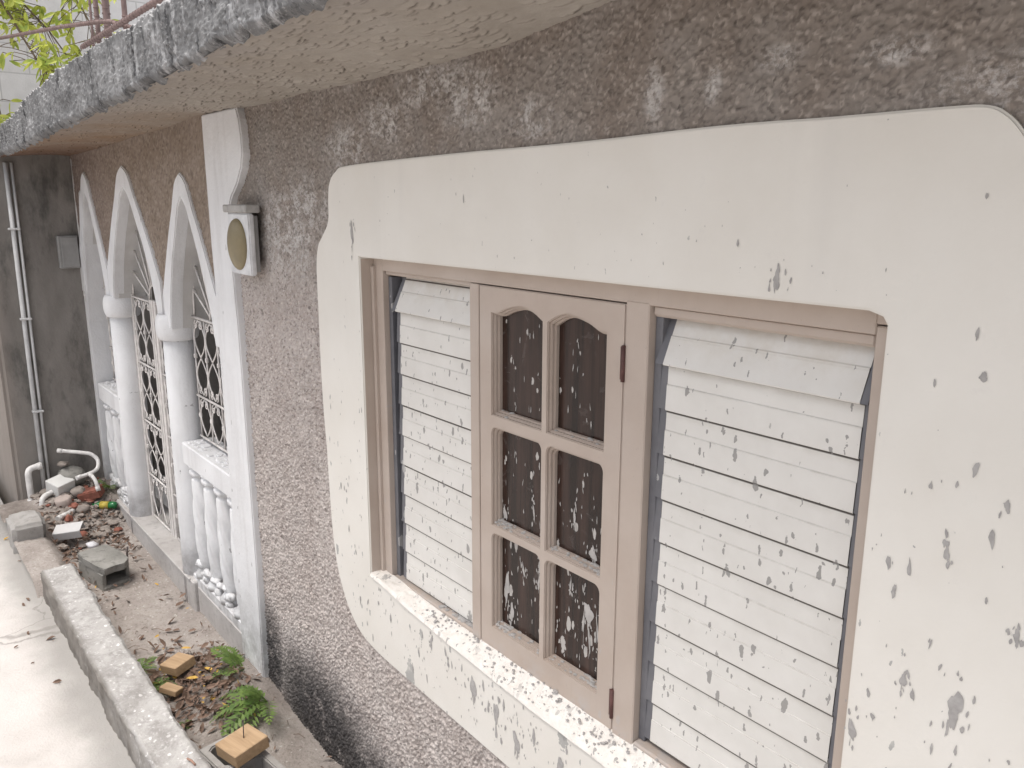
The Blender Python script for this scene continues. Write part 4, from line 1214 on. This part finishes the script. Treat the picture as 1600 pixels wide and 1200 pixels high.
for (a, b, c, d) in ((-0.24, 0.2, -0.135, -0.10), (-0.24, 0.15, 0.10, 0.13), (-0.24, -0.06, -0.10, 0.10)): box(bm, a, b, c, d, -0.13, -0.012, 0.006, 0, Rm)
box(bm, -0.23, 0.21, -0.13, 0.12, -0.16, -0.095, 0.012, 0, Rm)
obj("slab_piece", bm, CONCD, cs)
bm = bmesh.new(); tube(bm, [Rm @ Vector((0.10, 0.145, -0.1)), Rm @ Vector((0.09, 0.15, 0.04)), Rm @ Vector((0.10, 0.155, 0.085))], 0.006, 6)
obj("steel_stub", bm, NAIL, cs)

# hollow block at the bottom edge + wood offcut with a nail
hb = thing("hollow_concrete_block", "grey hollow concrete block under the wooden offcut with the nail", "concrete block", (-2.96, -0.42, -0.13))
Rb = Matrix.Translation((-2.96, -0.415, -0.055)) @ Matrix.Rotation(R(8), 4, 'Z')
bm = bmesh.new()
hole1 = [(-0.155, -0.065), (-0.03, -0.065), (-0.015, -0.045), (-0.015, 0.045), (-0.03, 0.065), (-0.155, 0.065), (-0.17, 0.045), (-0.17, -0.045)]
hole2 = [(-x, y) for x, y in hole1][::-1]
t = bmesh.new()
slab_xz(t, [[(-0.20, -0.10), (0.20, -0.10), (0.20, 0.10), (-0.20, 0.10)], hole1, hole2], -0.10, 0.10, 0.006)
join(bm, t, 0, Rb @ Matrix.Rotation(R(-90), 4, 'X'))
obj("block_body", bm, CONC, hb)
def wood_block(lab, loc, size, rz, tilt=(0, 0), grp="wooden offcuts in the soil bed"):
    bm = bmesh.new(); sx, sy, sz = size
    box(bm, -sx / 2, sx / 2, -sy / 2, sy / 2, -sz / 2, sz / 2, 0.003)
    o = obj("wood_offcut", bm, WOOD); o.location = loc; o.rotation_euler = (R(tilt[0]), R(tilt[1]), R(rz))
    return tag(o, lab, "wood offcut", grp)
wt = thing("wood_offcut", "square pale wooden offcut with a nail sticking up, lying on the hollow concrete block", "wood offcut", (-2.985, -0.405, 0.09), "wooden offcuts in the soil bed")
bm = bmesh.new()
Rw = Matrix.Translation((-2.985, -0.405, 0.095)) @ Matrix.Rotation(R(12), 4, 'Z') @ Matrix.Rotation(R(5), 4, 'X') @ Matrix.Rotation(R(-3), 4, 'Y')
box(bm, -0.075, 0.075, -0.078, 0.078, -0.028, 0.028, 0.003)
o = obj("wood_body", bm, WOOD, wt); o.matrix_local = Matrix.Translation(-wt.location) @ Rw
bm = bmesh.new(); tube(bm, [Rw @ Vector((0.0, 0.01, 0.02)), Rw @ Vector((-0.012, 0.03, 0.095))], 0.0025, 6)
tube(bm, [Rw @ Vector((-0.012, 0.03, 0.095)), Rw @ Vector((-0.0125, 0.031, 0.098))], 0.005, 8)
obj("nail", bm, NAIL, wt)
wood_block("brownish square wooden offcut lying on dry leaves between the kerb and the fern", (-4.03, -0.355, -0.055), (0.13, 0.12, 0.05), 20, (6, -8))
wood_block("small thin wooden offcut half buried in dry leaves next to the kerb wall", (-3.87, -0.44, -0.085), (0.10, 0.06, 0.03), 35, (-8, 6))

# ------------------------------------------------------------------ plants
def frond(bm, base, direc, length, width, droop, n=13, mi=0):
    base = Vector(base); d = Vector(direc).normalized()
    side = d.cross(Vector((0, 0, 1)));  side = side.normalized() if side.length > 1e-4 else Vector((1, 0, 0))
    pts = []
    for i in range(n + 1):
        t = i / n
        pts.append(base + d * length * t + Vector((0, 0, -droop * t * t * length)))
    tube(bm, pts, 0.0022, 4, mi, r2=0.0008)
    for i in range(2, n + 1):
        t = i / n; p = pts[i]; tg = (pts[i] - pts[i - 1]).normalized()
        w = width * math.sin(math.pi * min(1, 0.12 + 0.86 * t)) ** 0.7 * random.uniform(0.85, 1.1)
        for s in (-1, 1):
            dr = (side * s + tg * 0.55 + Vector((0, 0, random.uniform(-0.25, 0.1)))).normalized()
            tip = p + dr * w; lw = length / n * 0.46
            m1 = p + dr * w * 0.45 + tg * lw + Vector((0, 0, 0.002)); m2 = p + dr * w * 0.45 - tg * lw
            a, b, c, e = (bm.verts.new(q) for q in (p, m1, tip, m2))
            f = bm.faces.new((a, b, c, e)); f.material_index = mi; f.smooth = False
def fern(lab, loc, fr, grp="ferns in the soil bed"):
    bm = bmesh.new()
    for (dx, dy, dz, L, w, dr) in fr: frond(bm, loc, (dx, dy, dz), L, w, dr)
    o = rehome(obj("fern", bm, FERN), loc)
    return tag(o, lab, "fern", grp)
random.seed(4)
fern("fern with a flat spread frond at the foot of the white pilaster", (-3.80, -0.10, -0.09),
     [(-0.5, -0.45, 0.9, 0.27, 0.062, 0.35), (-0.9, -0.15, 0.75, 0.25, 0.06, 0.35), (-0.2, -0.8, 0.55, 0.2, 0.05, 0.5), (0.35, -0.5, 0.8, 0.22, 0.05, 0.5), (0.1, -0.3, 1, 0.22, 0.05, 0.3), (-0.6, -0.6, 0.3, 0.16, 0.045, 0.4)])
fern("bright green arching fern growing out of the mouldy wall foot", (-3.43, -0.12, -0.06),
     [(-0.3, -0.8, 0.65, 0.329, 0.066, 0.75), (0.25, -0.85, 0.6, 0.329, 0.066, 0.8), (-0.75, -0.5, 0.5, 0.317, 0.060, 0.6), (0.8, -0.3, 0.65, 0.305, 0.054, 0.45), (0.05, -1, 0.35, 0.305, 0.060, 0.7), (-0.5, -0.85, 0.25, 0.293, 0.054, 0.6), (0.5, -0.8, 0.3, 0.244, 0.054, 0.7), (-0.15, -0.5, 0.9, 0.244, 0.048, 0.5), (-0.9, -0.25, 0.3, 0.268, 0.048, 0.4)])
fern("small yellow green fern tuft beside the kerb wall", (-4.17, -0.52, -0.10),
     [(0.5, 0.5, 0.7, 0.15, 0.035, 0.5), (0.1, 0.7, 0.8, 0.15, 0.035, 0.4), (-0.6, 0.4, 0.7, 0.12, 0.03, 0.5), (0.7, 0.1, 0.6, 0.13, 0.03, 0.5)])
fern("low dark green fern sprig beside the kerb wall and the brownish wooden offcut", (-4.02, -0.50, -0.12),
     [(0.4, 0.7, 0.35, 0.15, 0.035, 0.4), (0.7, 0.35, 0.35, 0.14, 0.03, 0.4), (-0.1, 0.8, 0.4, 0.12, 0.03, 0.4)])
fern("tiny light green weed sprout in the bare soil by the kerb wall", (-3.60, -0.46, -0.13),
     [(0.6, 0.1, 0.6, 0.055, 0.022, 0.6), (-0.3, 0.6, 0.6, 0.05, 0.022, 0.6), (-0.4, -0.5, 0.7, 0.05, 0.02, 0.6), (0.3, -0.6, 0.6, 0.05, 0.02, 0.6)], None)
fern("dark green weed clump in the rubble corner below the bent pipe", (-6.60, -0.06, 0.12),
     [(0.6, -0.5, 0.8, 0.16, 0.05, 0.5), (0.2, -0.9, 0.7, 0.16, 0.05, 0.5), (0.8, 0.0, 0.7, 0.15, 0.05, 0.5), (-0.2, -0.6, 0.9, 0.16, 0.05, 0.4)], None)

# leaf litter
def leaf_mesh(bm, c, s, rz, tilt, mi=0, curl=0.3):
    L = []
    for (u, v, w) in ((-1, 0, 0), (-0.4, 0.42, curl * 0.5), (0.4, 0.38, curl * 0.5), (1.15, 0, 0.1), (0.4, -0.38, curl * 0.5), (-0.4, -0.42, curl * 0.5), (0, 0, -0.05)):
        L.append(Vector((u * s, v * s, w * s)))
    Mx = Matrix.Translation(c) @ Matrix.Rotation(rz, 4, 'Z') @ Matrix.Rotation(tilt[0], 4, 'X') @ Matrix.Rotation(tilt[1], 4, 'Y')
    vs = [bm.verts.new(Mx @ p) for p in L]
    for a, b in ((0, 1), (1, 2), (2, 3), (3, 4), (4, 5), (5, 0)):
        f = bm.faces.new((vs[6], vs[a], vs[b])); f.material_index = mi
g = random.Random(9)
bm = bmesh.new()
for k in range(820):
    if k < 700: x, y = -3.86 + g.gauss(0, 0.24), -0.33 + g.gauss(0, 0.13)
    else: x, y = g.uniform(-5.4, -2.4), g.uniform(-0.56, -0.03)
    if not (-0.565 < y < -0.03): continue
    leaf_mesh(bm, (x, y, bedz(x, y) + 0.006 + abs(g.gauss(0, 0.014))), 0.006 + 0.026 * g.random() ** 1.6, g.uniform(0, 6.28), (g.gauss(0, 0.5), g.gauss(0, 0.5)), 1 if g.random() < 0.06 else 0)
for k in range(60):
    x, y = -3.8 + g.gauss(0, 0.45), g.uniform(-0.55, -0.05); a = g.uniform(0, 6.28); L = g.uniform(0.02, 0.08); z = bedz(x, y) + 0.012
    tube(bm, [(x, y, z), (x + L * math.cos(a) * 0.5, y + L * math.sin(a) * 0.5, z + 0.012), (x + L * math.cos(a), y + L * math.sin(a), z)], 0.0016, 4)
tag(obj("leaf_litter", bm, [DRYLEAF, YLEAF]), "dry brown leaf litter scattered over the soil bed", "leaf litter", None, "stuff")
for k, (x, y, s, yl, lab) in enumerate([(-6.31, -0.81, 0.020, 1, "yellow fallen leaf on the path beside the squat concrete block"), (-5.84, -0.80, 0.013, 0, ""), (-5.21, -0.85, 0.020, 0, ""), (-5.15, -0.88, 0.016, 0, ""), (-4.63, -0.83, 0.024, 0, ""),
                             (-4.65, -0.99, 0.013, 0, ""), (-4.16, -0.885, 0.020, 0, ""), (-4.77, -0.915, 0.014, 0, ""), (-6.74, -0.735, 0.014, 0, ""), (-5.55, -0.96, 0.013, 0, ""), (-4.42, -0.95, 0.010, 0, "")]):
    bm = bmesh.new(); leaf_mesh(bm, (0, 0, 0.003), s, g.uniform(0, 6.28), (g.gauss(0, 0.3), g.gauss(0, 0.3)), 0, 0.6)
    tube(bm, [(s, 0, 0.004), (s * 1.7, s * 0.3, 0.006)], 0.0012, 4)
    o = obj("fallen_leaf", bm, YLEAF if yl else DRYLEAF); o.location = (x, y, -0.008)
    tag(o, lab or "small dry brown leaf lying on the pale path beside the kerb wall", "leaf", "fallen leaves on the path")
bm = bmesh.new(); tube(bm, [(-0.025, -0.006, 0), (0, 0.002, 0.002), (0.03, 0.006, 0)], 0.0045, 5)
o = obj("dry_pod", bm, plain("dry_pod_brown", (0.33, 0.20, 0.15))); o.location = (-2.92, -0.63, 0.168); tag(o, "slender pinkish brown dry pod lying on top of the low kerb wall", "seed pod")

# ------------------------------------------------------------------ rubble corner
def stone(bm, c, s, seed, sq=0.7, mi=0):
    t = bmesh.new(); bmesh.ops.create_icosphere(t, subdivisions=2, radius=1)
    o = Vector((seed * 2.3, seed * 0.7, seed * 1.9))
    for v in t.verts:
        n = mnoise.noise(v.co * 1.3 + o) * 0.45
        v.co = Vector(c) + Vector((v.co.x * s, v.co.y * s * 0.85, v.co.z * s * sq)) * (1 + n)
    join(bm, t, mi)
bm = bmesh.new(); g = random.Random(12)
for k in range(620):
    x = -6.82 + abs(g.gauss(0, 0.42)); y = g.uniform(-0.54, -0.07)
    if x > -5.3: continue
    stone(bm, (x, y, bedz(x, y) + 0.004), (0.004 + 0.017 * g.random() ** 1.8) * (2.0 if g.random() < 0.07 else 1), k, g.uniform(0.4, 0.85), 1 if g.random() < 0.05 else 0)
for k in range(60):
    x, y = -6.3 + g.gauss(0, 0.3), g.uniform(-0.55, -0.10)
    if x < -6.8: continue
    stone(bm, (x, y, bedz(x, y) + 0.01), g.uniform(0.022, 0.05), k + 900, g.uniform(0.3, 0.6), 1 if g.random() < 0.15 else 0)
for k in range(420):
    x, y = -6.05 + g.gauss(0, 0.35), g.uniform(-0.58, -0.12)
    if x < -6.8: continue
    leaf_mesh(bm, (x, y, bedz(x, y) + 0.02), g.uniform(0.012, 0.026), g.uniform(0, 6.28), (g.gauss(0, 0.5), g.gauss(0, 0.5)), 2)
tag(obj("rubble", bm, [STONE, BRICK, DRYLEAF]), "loose stones, brick bits and dry leaves heaped in the corner under the dark wall", "rubble", None, "stuff")
def pipe(lab, pts, r, n=10):
    bm = bmesh.new(); tube(bm, catmull(pts, 5), r, n)
    for p, q in ((pts[0], pts[1]), (pts[-1], pts[-2])):
        a = Vector(p); b = a + (Vector(q) - a).normalized() * 0.035
        tube(bm, [a, b], r * 1.22, n)
    return tag(rehome(obj("plastic_pipe", bm, PVC), pts[0]), lab, "pipe", "white plastic pipes in the rubble corner")
pipe("white plastic pipe bent in a U against the dark wall above the weed clump", [(-6.76, -0.36, 0.44), (-6.66, -0.20, 0.415), (-6.63, -0.155, 0.40), (-6.60, -0.125, 0.36), (-6.56, -0.135, 0.315), (-6.53, -0.18, 0.29), (-6.50, -0.30, 0.275)], 0.0145)
pipe("short white plastic pipe branch sloping down from the bent pipe", [(-6.52, -0.205, 0.285), (-6.46, -0.185, 0.25), (-6.42, -0.175, 0.17)], 0.0135)
pipe("white plastic elbow pipe at the foot of the dark wall nearest the path", [(-6.80, -0.47, 0.335), (-6.80, -0.54, 0.325), (-6.79, -0.565, 0.30), (-6.78, -0.57, 0.24), (-6.77, -0.57, 0.06)], 0.023)
pipe("broken white plastic elbow pipe lying in front of the two conduits", [(-6.66, -0.42, 0.16), (-6.61, -0.50, 0.15), (-6.58, -0.53, 0.12), (-6.57, -0.535, 0.04)], 0.020)
pipe("stub of grimy white plastic pipe lying in the dirt behind the squat concrete block", [(-6.42, -0.36, 0.06), (-6.36, -0.44, 0.055), (-6.33, -0.48, 0.05)], 0.018)
gt = thing("gutter_offcut", "white plastic gutter offcut with folded sides lying on the rubble behind the squat concrete block", "gutter piece", (-6.02, -0.43, 0.05))
Rg = Matrix.Translation((-6.05, -0.46, 0.045)) @ Matrix.Rotation(R(62), 4, 'Z') @ Matrix.Rotation(R(18), 4, 'X') @ Matrix.Rotation(R(-6), 4, 'Y')
bm = bmesh.new()
box(bm, -0.09, 0.09, -0.05, 0.05, 0.028, 0.032, 0.0015, 0, Rg); box(bm, -0.09, 0.09, -0.052, -0.047, -0.03, 0.030, 0.0015, 0, Rg); box(bm, -0.09, 0.09, 0.047, 0.052, -0.03, 0.030, 0.0015, 0, Rg)
obj("gutter_shell", bm, plain("white_upvc", (0.52, 0.51, 0.505), 0.4, 0.4, 0.08, 10), gt)
bt = thing("plastic_bottle", "green plastic bottle with a yellow label lying in the rubble against the doorstep", "bottle", (-6.42, -0.15, 0.05))
Rt = Matrix.Translation((-6.38, -0.150, 0.062)) @ Matrix.Rotation(R(50), 4, 'Z') @ Matrix.Rotation(R(-90), 4, 'Y') @ Matrix.Scale(0.72, 4)
def lathe_local(prof, mat, name, parent):
    t = bmesh.new(); lathe(t, 0, 0, prof, 18); b = bmesh.new(); join(b, t, 0, Rt)
    for f in b.faces: f.smooth = True
    return obj(name, b, mat, parent)
lathe_local([(0.012, -0.125), (0.035, -0.115), (0.040, -0.09), (0.040, -0.045)], GREENP, "bottle_base", bt)
lathe_local([(0.041, -0.045), (0.041, 0.045)], YELLOWP, "bottle_label", bt)
lathe_local([(0.040, 0.045), (0.036, 0.07), (0.016, 0.115), (0.014, 0.135)], GREENP, "bottle_neck", bt)
def rock(name, lab, c, s, seed, mat, sq=0.7, cat="stone", grp=None):
    bm = bmesh.new(); stone(bm, c, s, seed, sq); return tag(rehome(obj(name, bm, mat, None, True), c), lab, cat, grp)
bm = bmesh.new(); box(bm, -0.085, 0.085, -0.05, 0.05, -0.035, 0.035, 0.008, seg=2)
for v in bm.verts: v.co += Vector((mnoise.noise(v.co * 30), mnoise.noise(v.co * 30 + Vector((5, 0, 0))), mnoise.noise(v.co * 25))) * 0.008
o = obj("clay_brick", bm, BRICK); o.location = (-6.50, -0.215, 0.135); o.rotation_euler = (R(8), R(-14), R(58)); tag(o, "broken red clay brick lying in the rubble beside the green bottle", "brick")
bm = bmesh.new(); lathe(bm, 0, 0, [(0.05, -0.045), (0.058, -0.04), (0.058, 0.035), (0.05, 0.042)], 20)
o = obj("concrete_core", bm, plain("core_concrete", (0.38, 0.32, 0.29), 0.9, 0.2, 0.15, 20, 0.4)); o.location = (-6.52, -0.40, 0.10); o.rotation_euler = (R(8), R(6), 0); tag(o, "round pinkish concrete core piece standing in the rubble below the white carton", "concrete core")
bm = bmesh.new(); box(bm, -0.075, 0.075, -0.07, 0.07, -0.055, 0.055, 0.004)
for v in bm.verts: v.co.x += 0.1 * v.co.z
o = obj("carton", bm, plain("white_carton_card", (0.56, 0.555, 0.54), 0.7, 0.25, 0.08, 8)); o.location = (-6.66, -0.385, 0.19); o.rotation_euler = (R(9), R(12), R(24)); tag(o, "white square carton lying on the rubble beside the two conduits", "carton")
rock("rubble_stone", "flat grey stone balanced on top of the mossy lump against the dark wall", (-6.77, -0.33, 0.325), 0.05, 5, STONE, 0.35, "stone", "large stones in the rubble corner")
rock("rubble_stone", "mossy brown lump of mortar against the dark wall behind the carton", (-6.75, -0.30, 0.21), 0.125, 9, CONCD, 0.75, "stone", "large stones in the rubble corner")
rock("rubble_stone", "pale tilted grey stone between the brick and the carton", (-6.56, -0.29, 0.15), 0.065, 14, STONE, 0.6, "stone", "large stones in the rubble corner")
rock("rubble_stone", "rounded grey brown stone in front of the brick", (-6.42, -0.30, 0.06), 0.055, 19, STONE, 0.6, "stone", "large stones in the rubble corner")
rock("crumpled_bag", "crumpled translucent white plastic bag on the dirt in front of the gutter offcut", (-5.86, -0.36, -0.02), 0.045, 23, plain("thin_bag_plastic", (0.55, 0.54, 0.56), 0.35, 0.5, 0.2, 30), 0.5, "plastic bag")

# ------------------------------------------------------------------ rebar on the roof
def rebar(lab, pts, r, grp):
    bm = bmesh.new(); tube(bm, pts, r, 7)
    L = [Vector(p) for p in pts]
    for a, b in zip(L[:-1], L[1:]):     # rolled ribs
        n = int((b - a).length / 0.035)
        for i in range(1, n):
            c = a + (b - a) * i / n; d = (b - a).normalized() * 0.003
            tube(bm, [c - d, c + d], r * 1.16, 7)
    return tag(rehome(obj("rebar", bm, REBAR), pts[0]), lab, "rebar", grp)
rebar("long rusty bar sloping down across the leaves to a bent tip at the roof edge", [(-6.9, -0.5, 3.36), (-6.04, -0.5, 3.261), (-4.38, -0.5, 3.075), (-3.72, -0.5, 2.994), (-3.58, -0.49, 2.975), (-3.2, -0.45, 2.880)], 0.0085, "rusty bars on the roof edge")
rebar("straight rusty bar lying along the roof edge in front of the upright bars", [(-4.02, -0.5, 2.94), (-2.4, -0.5, 2.938)], 0.010, "rusty bars on the roof edge")
for k, (x, y, r, top_z, lab) in enumerate([(-4.36, -0.35, 0.011, 3.9, "upright rusty starter bar on the roof, leftmost of the tight bundle"), (-4.27, -0.33, 0.016, 3.95, "thickest upright rusty starter bar in the middle of the tight bundle on the roof"),
                                    (-4.16, -0.36, 0.010, 3.85, "upright rusty starter bar on the roof, rightmost of the tight bundle"), (-3.90, -0.35, 0.011, 3.9, "upright rusty starter bar on the roof standing just right of the tight bundle"),
                                    (-3.45, -0.35, 0.013, 3.9, "rightmost upright rusty starter bar on the roof, far apart from the bundle"), (-4.47, -0.35, 0.006, 3.8, "thin bowed rusty rod standing left of the tight bundle on the roof"),
                                    (-3.62, -0.30, 0.010, 3.9, "upright rusty starter bar on the roof, second from the right")]):
    pts = [(x, y, 2.80), (x + 0.01, y, 3.1), (x + (0.05 if r < 0.008 else 0.015), y, top_z)]
    rebar(lab, pts, r, "upright starter bars on the roof")

# ------------------------------------------------------------------ tree
tree = thing("tree", "leafy tree with drooping yellow green branches in front of the block wall", "tree", (-6.75, -1.35, -0.05))
bm = bmesh.new()
tube(bm, catmull([(-6.75, -1.35, -0.05), (-6.78, -1.33, 1.2), (-6.7, -1.25, 2.5), (-6.55, -1.1, 3.6), (-6.4, -0.95, 4.6)], 5), 0.075, 10, r2=0.03)
obj("trunk", bm, BARK, tree)
g = random.Random(31)
bt_, bl_ = bmesh.new(), bmesh.new()
def leaf(bm, p, d, L, w, roll):
    d = d.normalized(); s = d.cross(Vector((0, 0, 1)))
    s = s.normalized() if s.length > 1e-3 else Vector((1, 0, 0))
    s = Matrix.Rotation(roll, 3, d) @ s; n = s.cross(d)
    ring = [p + d * L * t + s * w * k + n * (0.18 * w * abs(k) * 2 - 0.25 * L * t * t * 0.3) for t, k in ((0, 0), (0.22, 0.42), (0.5, 0.5), (0.78, 0.33), (1, 0), (0.78, -0.33), (0.5, -0.5), (0.22, -0.42))]
    mid = [p + d * L * t + n * (-0.075 * L * t * t) for t in (0.22, 0.5, 0.78)]
    v = [bm.verts.new(q) for q in ring]; m = [bm.verts.new(q) for q in mid]
    for f in ((v[0], v[1], m[0]), (v[1], v[2], m[1], m[0]), (v[2], v[3], m[2], m[1]), (v[3], v[4], m[2]), (v[4], v[5], m[2]), (v[5], v[6], m[1], m[2]), (v[6], v[7], m[0], m[1]), (v[7], v[0], m[0])):
        bm.faces.new(f)
def branch(pts, r, nl, spread, lrange=(0.06, 0.115)):
    C = catmull(pts, 6); tube(bt_, C, r, 5, r2=r * 0.4)
    for k in range(nl):
        t = 0.25 + 0.75 * g.random(); i = min(len(C) - 2, int(t * (len(C) - 1)))
        p = C[i] + (C[i + 1] - C[i]) * g.random()
        q = p + Vector((g.gauss(0, spread), g.gauss(0, spread), g.gauss(-0.3 * spread, spread * 0.8)))
        if (q - p).length > 0.05: tube(bt_, [p, (p + q) / 2 + Vector((0, 0, 0.01)), q], 0.0022, 4)
        for j in range(g.choice((2, 3, 4))):
            d = Vector((g.gauss(0, 0.7), g.gauss(0, 0.7), g.gauss(-0.65, 0.45)))
            leaf(bl_, q, d, g.uniform(*lrange), g.uniform(0.022, 0.036), g.uniform(-1.2, 1.2))
A = (-6.45, -0.98, 4.2)
branch([A, (-6.3, -0.7, 4.0), (-6.2, -0.45, 3.65), (-6.1, -0.22, 3.35)], 0.012, 95, 0.11)
branch([A, (-6.25, -0.75, 3.9), (-6.1, -0.50, 3.55), (-5.95, -0.36, 3.2), (-5.88, -0.30, 3.06)], 0.011, 75, 0.095)
branch([A, (-6.4, -0.7, 4.15), (-6.2, -0.35, 3.85), (-6.0, -0.08, 3.55), (-5.9, 0.02, 3.28)], 0.011, 80, 0.10)
branch([(-6.5, -1.02, 3.9), (-6.45, -0.8, 3.6), (-6.4, -0.62, 3.25), (-6.38, -0.52, 2.95), (-6.36, -0.50, 2.80)], 0.009, 22, 0.06)
branch([A, (-6.5, -0.6, 4.3), (-6.4, -0.2, 4.1), (-6.3, 0.15, 3.7)], 0.010, 50, 0.14)
branch([(-6.1, -0.22, 3.35), (-6.05, -0.14, 3.2), (-6.02, -0.08, 3.08), (-6.0, -0.02, 2.98)], 0.005, 9, 0.05, (0.06, 0.1))
branch([A, (-6.6, -0.9, 4.6), (-6.6, -0.5, 4.7), (-6.5, -0.2, 4.5)], 0.012, 30, 0.16)
branch([A, (-6.9, -1.3, 4.6), (-7.0, -1.7, 4.5), (-6.9, -2.1, 4.2)], 0.012, 40, 0.16)
tw = obj("twigs", bt_, BARK, tree); cr = obj("crown", bl_, LEAF, tree)
